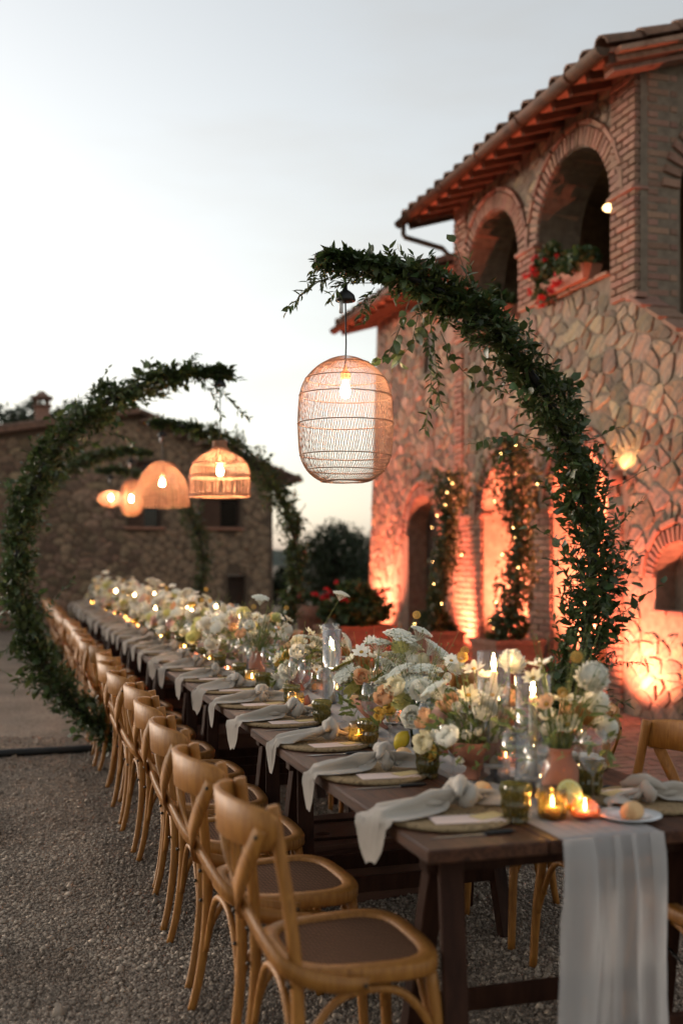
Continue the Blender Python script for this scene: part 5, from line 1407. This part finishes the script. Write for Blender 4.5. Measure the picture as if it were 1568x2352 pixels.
uplight(4.95, 15.7, 'floor uplight at the far corner of the farmhouse', E_ * 1.0, .36)
uplight(6.1, 11.6, 'floor uplight inside the far portico arch', E_ * 1.8, .25, .25, 130)
uplight(6.1, 9.9, 'floor uplight inside the near portico arch', E_ * 1.8, .25, .2, 130)
uplight(4.3, 11.3, 'floor uplight on the paving aimed up at the eaves', E_ * .28, .17, 0, 50)
# ================================================================ flower heads (unit: metres, facing +Z, neck at origin)
def petal_quad(b, base, d, up, L, W, cup, seg=3):
    """one cupped petal from base along d, curling towards up"""
    d = Vector(d).normalized(); up = Vector(up); up = (up - d * up.dot(d)).normalized(); s = d.cross(up); vs = []; n = seg
    for i in range(n + 1):
        t = i / n; w = W * (math.sin(math.pi * (.18 + .74 * t)) ** .8) * (.55 if i == 0 else 1); a = cup * t
        p = Vector(base) + (d * math.cos(a) + up * math.sin(a)) * L * t
        vs += [p - s * w / 2 + up * .10 * w, p, p + s * w / 2 + up * .10 * w]
    b.add(vs, [(i * 3 + k, i * 3 + k + 1, i * 3 + k + 4, i * 3 + k + 3) for i in range(n) for k in range(2)])
def dahlia(mat, r=.04, n=95, seed=1):
    b = MB(); g = random.Random(seed)
    for k in range(n):
        z = 1 - 1.72 * (k + .5) / n; a = k * 2.39996; q = math.sqrt(max(0, 1 - z * z)); d = Vector((q * math.cos(a), q * math.sin(a), z))
        up = Vector((0, 0, 1)) if z < .9 else Vector((1, 0, 0))
        petal_quad(b, d * r * .42 + Vector((0, 0, r * .8)), d, up, r * .62 * g.uniform(.86, 1.12), r * .40, .62, 3)
    b.ball((0, 0, r * .8), r * .58, 12, 8)
    return b.mesh('bloom', mat)
def rose(mat, r=.045, seed=2):
    b = MB(); g = random.Random(seed)
    for lay, (n, rr, tilt, L) in enumerate(((6, .35, .30, .95), (7, .28, .62, .85), (7, .2, .95, .72), (6, .13, 1.2, .6), (5, .07, 1.4, .5), (4, .03, 1.5, .42))):
        for k in range(n):
            a = 2 * math.pi * (k + .5 * lay) / n + g.uniform(-.15, .15); o = Vector((math.cos(a), math.sin(a), 0)); tt = tilt + g.uniform(-.1, .1)
            d = o * math.cos(tt) + Vector((0, 0, 1)) * math.sin(tt); up = Vector((0, 0, 1)) * math.cos(tt) - o * math.sin(tt)
            petal_quad(b, o * r * rr + Vector((0, 0, r * .12)), d, up, r * L, r * (1.0 - .1 * lay), .75, 3)
    return b.mesh('bloom', mat)
def cosmos(mat, r=.034, n=8, cup=.25, tilt=.15, seed=3, w=.62):
    b = MB(); g = random.Random(seed)
    for k in range(n):
        a = 2 * math.pi * k / n + g.uniform(-.08, .08); o = Vector((math.cos(a), math.sin(a), 0)); tt = tilt + g.uniform(-.12, .16)
        petal_quad(b, o * r * .16 + Vector((0, 0, .004 + .0012 * (k % 2))), o * math.cos(tt) + Vector((0, 0, math.sin(tt))), Vector((0, 0, 1)), r * .95, r * w, cup, 3)
    b.lathe([(r * .03, -.012), (r * .10, -.004), (r * .2, .003), (r * .05, .004)], 8)
    return b.mesh('bloom', mat)
EYE = MB().ball((0, 0, .006), .0085, 8, 5, (1, 1, .6)).mesh('eye', M_['p_eye'])
def umbel(mat, r=.06, n=22, m=11, seed=4, dome=.35, dot=.0042):
    b = MB(); g = random.Random(seed); ts = []
    for k in range(n):
        q = math.sqrt((k + .5) / n); a = k * 2.39996; c = Vector((r * q * math.cos(a), r * q * math.sin(a), .028 + r * dome * (1 - q * q)))
        b.tube([(0, 0, -.015), tuple(c * .55 + Vector((0, 0, -.004))), tuple(c)], .0009, 3, cap=False)
        for j in range(m):
            qq = math.sqrt((j + .5) / m); aa = j * 2.4 + k; rr = r * .21
            p = c + Vector((rr * qq * math.cos(aa), rr * qq * math.sin(aa), .004 * (1 - qq) + g.uniform(-.001, .002)))
            s = dot * g.uniform(.7, 1.25)
            b.add([p + Vector((s, 0, 0)), p + Vector((0, s, 0)), p + Vector((-s, 0, 0)), p + Vector((0, -s, 0)), p + Vector((0, 0, s * .6)), p + Vector((0, 0, -s * .8))],
                  [(0, 1, 4), (1, 2, 4), (2, 3, 4), (3, 0, 4), (1, 0, 5), (2, 1, 5), (3, 2, 5), (0, 3, 5)])
    return b.mesh('bloom', mat, False)
def ballhead(mat, r=.014):
    b = MB()
    for k in range(60):
        z = 1 - 2 * (k + .5) / 60; a = k * 2.39996; q = math.sqrt(1 - z * z); c = Vector((q * math.cos(a), q * math.sin(a), z)) * r + Vector((0, 0, r)); s = r * .24
        b.add([c + Vector((s, 0, 0)), c + Vector((0, s, 0)), c + Vector((-s, 0, 0)), c + Vector((0, -s, 0)), c + Vector((0, 0, s)), c + Vector((0, 0, -s))], [(0, 1, 4), (1, 2, 4), (2, 3, 4), (3, 0, 4), (1, 0, 5), (2, 1, 5), (3, 2, 5), (0, 3, 5)])
    return b.mesh('bloom', mat)
FL = dict(
    dw=[dahlia(M_['p_white'], .047, 140, 1), dahlia(M_['p_white'], .041, 125, 5)], dy=[dahlia(M_['p_lemon'], .044, 90, 2)], dc=[dahlia(M_['p_cream'], .038, 90, 3)],
    rp=[rose(M_['p_pink'], .05, 1)], ro=[rose(M_['p_peach'], .046, 2)], rc=[rose(M_['p_coral'], .042, 3)], rg=[rose(M_['p_gold'], .034, 4)], rw=[rose(M_['p_cream'], .046, 5), rose(M_['p_white'], .046, 6)],
    cw=[cosmos(M_['p_white'], .034, 8, .2, .12, 1), cosmos(M_['p_white'], .032, 8, .45, .3, 2)], cy=[cosmos(M_['p_cream'], .033, 8, .25, .15, 3)], co=[cosmos(M_['p_peach'], .03, 8, .4, .3, 4)],
    lw=[cosmos(M_['p_white'], .029, 6, .95, .5, 5, .95)],
    um=[umbel(M_['p_lace'], .058, 30, 15, 1, .4, .0056), umbel(M_['p_lace'], .046, 26, 14, 2, .28, .005)], ya=[umbel(M_['p_yarrow'], .045, 30, 10, 3, .12, .0036)], bb=[ballhead(M_['p_gold'])],
    rd=[rose(M_['p_red'], .03, 9)])
EYED = {'cw', 'cy', 'co', 'lw'}
# vases
def v_bowl():
    b = MB(); b.lathe([(.045, 0), (.048, .006), (.03, .02), (.026, .035), (.05, .05), (.082, .085), (.092, .12), (.088, .122), (.07, .09), (0, .07)], 28); return b.mesh('bowl', M_['terracotta'])
def v_jar():
    b = MB(); b.lathe([(.04, 0), (.046, .006), (.052, .05), (.053, .085), (.046, .108), (.034, .122), (.034, .142), (.040, .152), (.037, .153), (.030, .14), (0, .12)], 28); return b.mesh('vase', M_['terracotta'])
def v_bud():
    b = MB(); b.lathe([(.02, 0), (.026, .01), (.034, .10), (.036, .13), (.033, .131), (.024, .05), (0, .03)], 20); return b.mesh('vase', M_['bottle_green'])
M_['bottle_green'] = pmat('dark_green_glaze', [(.012, .022, .014), (.02, .035, .022)], rough=.15, spec=.6)
VASE = dict(bowl=(v_bowl(), .10, .075), jar=(v_jar(), .145, .03), bud=(v_bud(), .125, .028))
def arrangement(x, y, vase, heads, label, seed, green=26, tall=.34, wsp=26, fill=0):
    """heads: list of (kind, local point) - local to the vase foot on the table"""
    o = root('flower_arrangement', (x, y, TZ + .006), label, 'flowers', 'flower arrangements down the table'); me, zm, rm = VASE[vase]
    ob(me.name.split('.')[0], me, o); g = np.random.default_rng(seed); st = MB(); V = []; F = []; oo = 0
    heads = list(heads)
    for k in range(fill):
        a = g.random() * 6.28; q = math.sqrt(g.random()); heads.append((str(g.choice(['lw', 'lw', 'dw', 'rw', 'cw', 'um', 'dc', 'cy', 'rw', 'ro'])), (.17 * q * math.cos(a), .21 * q * math.sin(a), zm + .01 + .13 * (1 - q * q) + g.uniform(-.02, .03))))
    for kd, p in heads:
        p = Vector(p); a = g.random() * 6.28; r_ = rm * .75 * g.random(); q = Vector((r_ * math.cos(a), r_ * math.sin(a), zm - .03))
        out = Vector((p.x - q.x, p.y - q.y, 0)); mid = q + (p - q) * .55 - out * .12 + Vector((0, 0, .02))
        fw = (p - mid).normalized(); tilt = fw + Vector((0, 0, .35 if kd in ('um', 'ya') else .05)) + Vector((-.3, -.55, .55)) * (.8 if kd not in ('um', 'ya', 'bb') else .1) + Vector(g.normal(size=3)) * .25
        st.tube([q, (q + mid) / 2 - out * .03, mid, p - fw * .002], [.0022, .002, .0018, .0014], 4, cap=False)
        Mx = Matrix.Translation(p) @ tilt.normalized().to_track_quat('Z', 'Y').to_matrix().to_4x4() @ Matrix.Rotation(g.random() * 6, 4, 'Z') @ Matrix.Diagonal((*(g.uniform(.86, 1.12),) * 3, 1))
        lst = FL[kd]; h_ = ob('bloom', lst[int(g.integers(len(lst)))], o, M=Mx)
        if kd in EYED: ob('eye', EYE, h_)
    # filler: fine stalks and small leaves
    for k in range(wsp):
        a = g.random() * 6.28; q = Vector((rm * .6 * math.cos(a), rm * .6 * math.sin(a), zm - .02)); e = q + Vector((math.cos(a) * g.uniform(.04, .17), math.sin(a) * g.uniform(.04, .2), g.uniform(.08, tall)))
        m = (q + e) / 2 + Vector((0, 0, .03)); st.tube([q, m, e], [.0016, .0013, .0008], 3, cap=False)
        for j in range(2):
            pp = m + (e - m) * (.6 + .4 * j); c = pp + Vector(g.normal(size=3)) * .006 * (1 - j); s = g.uniform(.002, .0045); st.ball(c, s, 5, 3)
    n = green * 7; a = g.random(n) * 6.28; rr = np.sqrt(g.random(n)) * .15; P = np.stack([rr * np.cos(a), rr * 1.15 * np.sin(a), zm + g.random(n) * .16 - rr * .35], 1)
    D = np.stack([np.cos(a), np.sin(a), g.uniform(-.3, .9, n)], 1) + g.normal(size=(n, 3)) * .4
    v, f = leaves(P, D, rand_dirs(n, g) + np.array([0, 0, .8]), g.uniform(.025, .06, n), g.uniform(.008, .02, n), 'lance')
    ob('greenery', np_mesh('greenery', v, f, M_['stemg']), o, kind='stuff'); st.obj('stems', M_['stemg'], o, kind='stuff')
    return o
def px_heads(lst, x, y, jit=.05, seed=0):
    g = random.Random(seed); out = []
    for kd, px, py in lst:
        p = at_y(px, py, y + g.uniform(-jit, jit)); out.append((kd, (p.x - x, p.y - y, p.z - TZ - .006)))
    return out
# ---- the ones nearest the runner end, bloom by bloom
arrangement(1.51, 2.80, 'jar', px_heads([('dw', 1343, 1585), ('dw', 1350, 1640), ('dw', 1362, 1690), ('cy', 1304, 1668), ('cw', 1318, 1615), ('co', 1298, 1640), ('cw', 1262, 1655), ('rw', 1278, 1690), ('bb', 1290, 1600), ('bb', 1318, 1518), ('cw', 1240, 1530), ('cy', 1225, 1560),
    ('cw', 1330, 1700), ('co', 1255, 1620), ('cy', 1290, 1612)], 1.51, 2.80, .05, 1), 'clay jar of tall airy cosmos with round white dahlias nearest the runner end', 1, green=10, tall=.38, wsp=52)
arrangement(1.41, 3.17, 'bowl', px_heads([('rp', 1020, 1662), ('lw', 1072, 1655), ('lw', 1076, 1695), ('lw', 1098, 1690), ('lw', 1027, 1718), ('lw', 1128, 1652), ('lw', 1100, 1728), ('lw', 1125, 1712), ('rc', 1178, 1660), ('rg', 1040, 1705), ('dw', 1162, 1552), ('cy', 1075, 1600), ('cw', 1110, 1560), ('cw', 1088, 1540),
    ('um', 1010, 1600), ('cy', 1100, 1590), ('lw', 1140, 1690), ('ro', 1165, 1620), ('lw', 1052, 1630), ('lw', 1010, 1695), ('cw', 1130, 1600), ('rw', 1105, 1640), ('rc', 1150, 1660), ('lw', 1060, 1740), ('lw', 1190, 1690), ('rg', 1000, 1730), ('bb', 1065, 1520)], 1.41, 3.17, .07, 2),
    'footed clay bowl of small white cups with one pale pink rose', 2, green=30, wsp=34, fill=9)
arrangement(1.43, 3.72, 'bud', px_heads([('dy', 938, 1612), ('um', 925, 1560), ('um', 975, 1560), ('um', 985, 1600), ('dw', 1025, 1545), ('cw', 1035, 1520), ('ro', 890, 1610), ('rg', 905, 1630), ('um', 955, 1590), ('lw', 965, 1630), ('um', 900, 1585), ('cy', 995, 1570), ('bb', 1060, 1500), ('rg', 880, 1640)], 1.43, 3.72, .06, 3),
    'dark green bud vase with a lemon dahlia and lacy white umbels', 3, green=16, wsp=30, fill=10)
arrangement(1.44, 4.22, 'bowl', px_heads([('um', 915, 1480), ('um', 960, 1465), ('um', 935, 1500), ('dy', 920, 1505), ('um', 985, 1500), ('um', 870, 1495), ('cw', 853, 1478), ('cw', 862, 1512), ('ya', 790, 1545), ('ya', 820, 1590), ('ya', 860, 1580), ('um', 885, 1545), ('dw', 935, 1540), ('dc', 955, 1535), ('cw', 830, 1500), ('cy', 805, 1520),
    ('um', 905, 1530), ('dy', 940, 1515), ('lw', 890, 1560), ('bb', 953, 1420), ('um', 1000, 1520), ('cy', 880, 1510), ('dw', 905, 1560), ('lw', 845, 1555)], 1.44, 4.22, .08, 4), 'footed clay bowl of white lace umbels and olive yarrow under the barrel lantern', 4, green=30, wsp=40, fill=13)
arrangement(1.46, 5.55, 'bowl', px_heads([('dw', 675, 1558), ('dw', 698, 1570), ('dc', 720, 1560), ('dw', 655, 1562), ('ro', 672, 1528), ('rg', 648, 1525), ('rg', 660, 1510), ('um', 705, 1500), ('um', 690, 1475), ('um', 725, 1485), ('dw', 740, 1515), ('rc', 755, 1545), ('rc', 770, 1560), ('cy', 710, 1455), ('cw', 755, 1470), ('cw', 740, 1450), ('dc', 760, 1505),
    ('um', 780, 1375), ('um', 785, 1480), ('dw', 730, 1540), ('rw', 700, 1540), ('dw', 665, 1545), ('cw', 770, 1445), ('ro', 735, 1560)], 1.46, 5.55, .08, 5), 'footed clay bowl of round white dahlias with apricot roses', 5, green=30, wsp=30, fill=14)
arrangement(1.42, 6.35, 'jar', px_heads([('dw', 600, 1440), ('dy', 630, 1432), ('cw', 655, 1440), ('cy', 660, 1425), ('um', 597, 1385), ('dw', 575, 1450), ('lw', 620, 1460), ('cw', 640, 1420), ('bb', 655, 1400), ('dw', 650, 1462), ('cy', 590, 1420), ('rw', 610, 1430)], 1.42, 6.35, .07, 6), 'clay jar of leggy green stems topped with pale blooms', 6, green=14, wsp=46, fill=8)
# ---- the run of arrangements beyond
KINDS = ['dw', 'dw', 'dw', 'dy', 'dc', 'rp', 'ro', 'rg', 'rw', 'rw', 'rw', 'cw', 'cw', 'cw', 'cy', 'lw', 'lw', 'lw', 'um', 'um', 'dw', 'cw']
gy = random.Random(77); y = 6.95; i = 0
while y < 18.2:
    vs_ = ('bowl', 'bowl', 'jar', 'bowl', 'bud')[i % 5]; n = {'bowl': 44, 'jar': 28, 'bud': 18}[vs_]; hd_ = []
    for k in range(n):
        a = gy.random() * 6.28; q = math.sqrt(gy.random()); w = {'bowl': .24, 'jar': .19, 'bud': .15}[vs_]
        zt = .10 + .22 * (1 - q * q) + gy.uniform(-.03, .05) + (.10 if gy.random() < .16 else 0) + (.05 if vs_ == 'jar' else 0)
        kd = gy.choice(KINDS)
        if zt > .36: kd = gy.choice(['um', 'cw', 'cy', 'um', 'bb'])
        hd_.append((kd, (w * q * math.cos(a), w * 1.3 * q * math.sin(a), zt)))
    arrangement(TX + gy.uniform(-.05, .05), y, vs_, hd_, '%s of mixed white, lemon and peach blooms, %s arrangement from the runner end' % ({'bowl': 'footed clay bowl', 'jar': 'clay jar', 'bud': 'dark bud vase'}[vs_], ORD[i + 6]), 100 + i, green=24, wsp=20)
    y += {'bowl': .62, 'jar': .5, 'bud': .42}[vs_] * 1.0; i += 1

# ================================================================ candles
FLAME = MB().lathe([(0, 0), (.0035, .004), (.0058, .012), (.0045, .022), (.0018, .034), (0, .042)], 8).mesh('flame', M_['flame'])
WICK = MB().tube([(0, 0, -.004), (0, 0, .006)], .0008, 4).mesh('wick', M_['black'])
def hurricane(x, y, h, ch_, label, r=.042):
    o = root('hurricane_candle', (x, y, TZ + .005), label, 'candle', 'candles in glass cylinders')
    g_ = MB(); g_.lathe([(0, .003), (r - .002, .003), (r - .0015, h), (r, h + .001), (r, .0), (.0, .0)], 28); g_.obj('glass_cylinder', M_['glass'], o)
    MB().lathe([(0, .004), (.014, .004), (.013, ch_ - .003), (.011, ch_), (0, ch_ - .003)], 16).obj('candle', M_['wax'], o)
    ob('flame', FLAME, o, loc=(0, 0, ch_ + .002)); ob('wick', WICK, o, loc=(0, 0, ch_))
hy = [5.05, 5.22, 6.72, 6.85, 7.5, 8.35, 8.55, 9.4, 10.2, 10.45, 11.3, 12.1, 12.4, 13.3, 14.1, 14.4, 15.3, 16.0, 16.4, 17.2, 17.8]
hx = [.06, .10, -.02, .05, .06, .10, -.06, .04, .08, -.10, .06, .1, -.08, .0, .1, -.1, .05, .1, -.1, .05, -.02]
hr_ = random.Random(5)
for k, (a, c) in enumerate(zip(hy, hx)):
    h = hr_.uniform(.30, .39); hurricane(TX + c, a, h, h - hr_.uniform(.06, .11), 'lit candle in a clear glass cylinder, %s from the runner end' % ORD[k])
def taper(p0, ztop, label, holder=True, r=.014):
    o = root('taper_candle', (p0.x, p0.y, TZ + .005), label, 'candle', 'tapers near the runner end'); z0 = .055
    MB().lathe([(.034, 0), (.038, .004), (.02, .012), (.010, .022), (.012, .034), (.008, .04)], 20).obj('holder', M_['black'], o)
    MB().lathe([(.010, .038), (.032, .046), (.033, .056), (.028, .058), (.016, .05), (0, .05)], 20).obj('drip_dish', M_['china'], o)
    H_ = ztop - TZ - .005
    MB().lathe([(0, .05), (r, .05), (r * .82, H_ - .004), (r * .5, H_), (0, H_ - .002)], 14).obj('candle', M_['wax'], o)
    ob('flame', FLAME, o, loc=(0, 0, H_ + .002), scale=1.25); ob('wick', WICK, o, loc=(0, 0, H_))
    g_ = MB(); g_.lathe([(.050, .002), (.0505, H_ + .06), (.0515, H_ + .06), (.0515, .001), (.05, .002)], 28); g_.obj('glass_chimney', M_['glass'], o)
taper(Vector((1.475, 2.90, 0)), 1.055, 'white taper in a black holder inside a glass chimney beside the clay jar')
taper(at_z(1146, 1800, TZ) + Vector((-.01, .02, 0)), 1.11, 'blush taper candle standing before the footed bowl of white cups')
def votive(x, y, kind, label, s=1.0):
    o = root('votive', (x, y, TZ + .006), label, 'votive candle', 'votives along the runner'); 
    if kind == 'amber':
        g_ = MB(); g_.lathe([(0, .0), (.036, .0), (.039, .006), (.040, .05), (.038, .074), (.0355, .082), (.033, .082), (.0355, .05), (.034, .01), (0, .008)], 32, fn=lambda r, z, a, i: r * (1 + .012 * math.sin(24 * a) * (1 if .003 < z < .08 else 0))); g_.obj('glass_cup', M_['amber'], o); cz = .03
    else:
        g_ = MB(); g_.lathe([(0, 0), (.022, 0), (.036, .01), (.041, .024), (.036, .04), (.022, .052), (.018, .054), (.020, .050), (.033, .038), (.037, .024), (.02, .006), (0, .005)], 32); g_.obj('glass_cup', M_['copper_glass'], o); cz = .022
    MB().lathe([(0, .008), (.022, .008), (.022, cz), (.01, cz + .001), (0, cz)], 16).obj('candle', M_['wax'], o)
    ob('flame', FLAME, o, loc=(0, 0, cz + .001), scale=.72); o.scale = (s, s, s)
votive(1.385, 2.61, 'amber', 'amber ribbed glass votive at the runner end'); votive(1.462, 2.575, 'copper', 'round copper glass votive beside the cut lemon')
vr = random.Random(9); k = 0; y = 3.35
while y < 17.5:
    votive(TX + vr.choice((-1, 1)) * vr.uniform(.12, .19) - .0, y, 'amber' if k % 2 else 'copper', '%s glass votive, %s from the runner end past the first pair' % (('copper', 'amber')[k % 2], ORD[k]))
    y += vr.uniform(.48, .72); k += 1
# ================================================================ fruit, bottles, cakes of bread on the runner
lm = MB(); lm.lathe([(0, -.042), (.006, -.038), (.018, -.028), (.027, -.008), (.0275, .008), (.019, .027), (.007, .036), (0, .041)], 20); LEMON = lm.mesh('lemon', M_['lemon'])
for i, (px, py, zz, rot, lb) in enumerate(((1268, 1838, .79, (1.4, .3, .4), 'whole lemon behind the amber votive'), (1330, 1850, .79, (1.5, .1, 1.2), 'whole lemon between the votives and the clay jar'))):
    p = at_z(px, py, zz); ob('lemon', LEMON, None, loc=(p.x, p.y, TZ + .034), rot=rot, label=lb, cat='lemon', group='lemons at the runner end')
p = at_z(1303, 1818, .835); o = root('cut_lemon', (p.x, p.y - .01, TZ + .045), 'cut lemon half resting on the lemons, its face to the camera', 'lemon')
hf = Matrix.Rotation(R(70), 4, 'X') @ Matrix.Rotation(R(-8), 4, 'Y') @ Matrix.Scale(1.22, 4)
MB().lathe([(0, -.034), (.016, -.026), (.027, -.006), (.0285, .0), (.0, .0005)], 24, M=Matrix.Translation((0, 0, .03)) @ hf).obj('peel', M_['lemon'], o)
fl = MB()
fl.lathe([(0, .0018), (.0255, .0018), (.0275, .0008)], 24, M=Matrix.Translation((0, 0, .03)) @ hf); fl.obj('pith', pmat('lemon_pith', [(.72, .62, .26), (.78, .70, .34)], rough=.6), o)
for k in range(9):
    a0, a1 = 2 * math.pi * k / 9 + .06, 2 * math.pi * (k + 1) / 9 - .06; am = (a0 + a1) / 2
    q = MB(); q.add([(.004 * math.cos(am), .004 * math.sin(am), .003)] + [(.0225 * math.cos(a0 + (a1 - a0) * j / 4), .0225 * math.sin(a0 + (a1 - a0) * j / 4), .003) for j in range(5)], [(0, 1, 2, 3, 4, 5)], M=Matrix.Translation((0, 0, .03)) @ hf); q.obj('segment', M_['lemon_in'], o, smooth=False)
p = at_z(922, 1700, .80); ob('lemon', LEMON, None, loc=(p.x, p.y, TZ + .04), rot=(.3, .5, .2), label='pale lemon leaning by the second wine glass', cat='lemon', group='lemons at the runner end')
p = at_z(1093, 1790, .775)
fg = pmat('fig_skin', [(.16, .05, .03), (.26, .10, .06)], rough=.45)
FIG = MB().lathe([(0, -.002), (.016, .0), (.025, .012), (.025, .024), (.014, .042), (.005, .052), (0, .056)], 16).mesh('fig', fg)
for px, py, lb in ((1103, 1765, 'ripe fig at the foot of the clay bowl'), (1010, 1745, 'reddish fig beside the second tumbler'), (700, 1625, 'fig by the bowl of white dahlias')):
    p = at_z(px, py, TZ); ob('fig', FIG, None, loc=(p.x, p.y, TZ + .008), rot=(.2, .15, .5), label=lb, cat='fruit', group='figs along the runner')
bt = MB(); bt.lathe([(0, .004), (.034, 0), (.038, .006), (.038, .14), (.034, .17), (.02, .205), (.0145, .225), (.0145, .262), (.013, .262), (.013, .225), (.034, .15), (.035, .01), (0, .009)], 24); BOTTLE = bt.mesh('water_bottle', M_['glass_thick'])
CAP = MB().lathe([(.0155, .25), (.0165, .252), (.0165, .272), (.014, .276), (0, .276)], 16).mesh('cap', M_['steel'])
LAB = MB().lathe([(.0386, .06), (.0388, .06), (.0388, .115), (.0386, .115)], 24).mesh('label_band', pmat('pale_label', [(.30, .38, .48), (.42, .48, .54)], rough=.6))
for px, py, dd, lb in ((972, 1537, 3.95, 'clear water bottle by the lemon dahlia'), (949, 1500, 4.45, 'clear water bottle among the lace umbels'), (868, 1500, 4.75, 'clear water bottle behind the yarrow'), (632, 1448, 6.9, 'clear water bottle behind the jar of leggy stems'), (760, 1462, 5.9, 'clear water bottle behind the white dahlias')):
    p = at_d(px, py, dd); o = ob('water_bottle', BOTTLE, None, loc=(p.x, p.y, TZ + .004), label=lb, cat='bottle', group='water bottles'); ob('cap', CAP, o); ob('label_band', LAB, o)
# small stone figure in the niche
nb = root('bust', (WX + .14, 7.80, 1.03), 'small pale stone bust standing in the brick niche', 'sculpture')
MB().lathe([(.06, 0), (.065, .02), (.04, .04), (.035, .07)], 16).obj('plinth', M_['plaster'], nb)
bu = MB(); bu.lathe([(.03, .07), (.10, .10), (.115, .14), (.09, .18), (.045, .20), (.038, .225), (.05, .245), (.064, .28), (.068, .31), (.058, .35), (.03, .375), (0, .38)], 24, fn=lambda r, z, a, i: r * (1 + (.16 * abs(math.sin(a)) if z < .19 else 0) + (.10 * max(0, math.cos(a - math.pi)) ** 6 if .27 < z < .31 else 0) + .04 * math.sin(9 * a) * (z > .31)))
bu.obj('figure', pmat('pink_stone', [(.36, .25, .21), (.46, .34, .29)], rough=.8, bump=.2, bscale=50), nb)
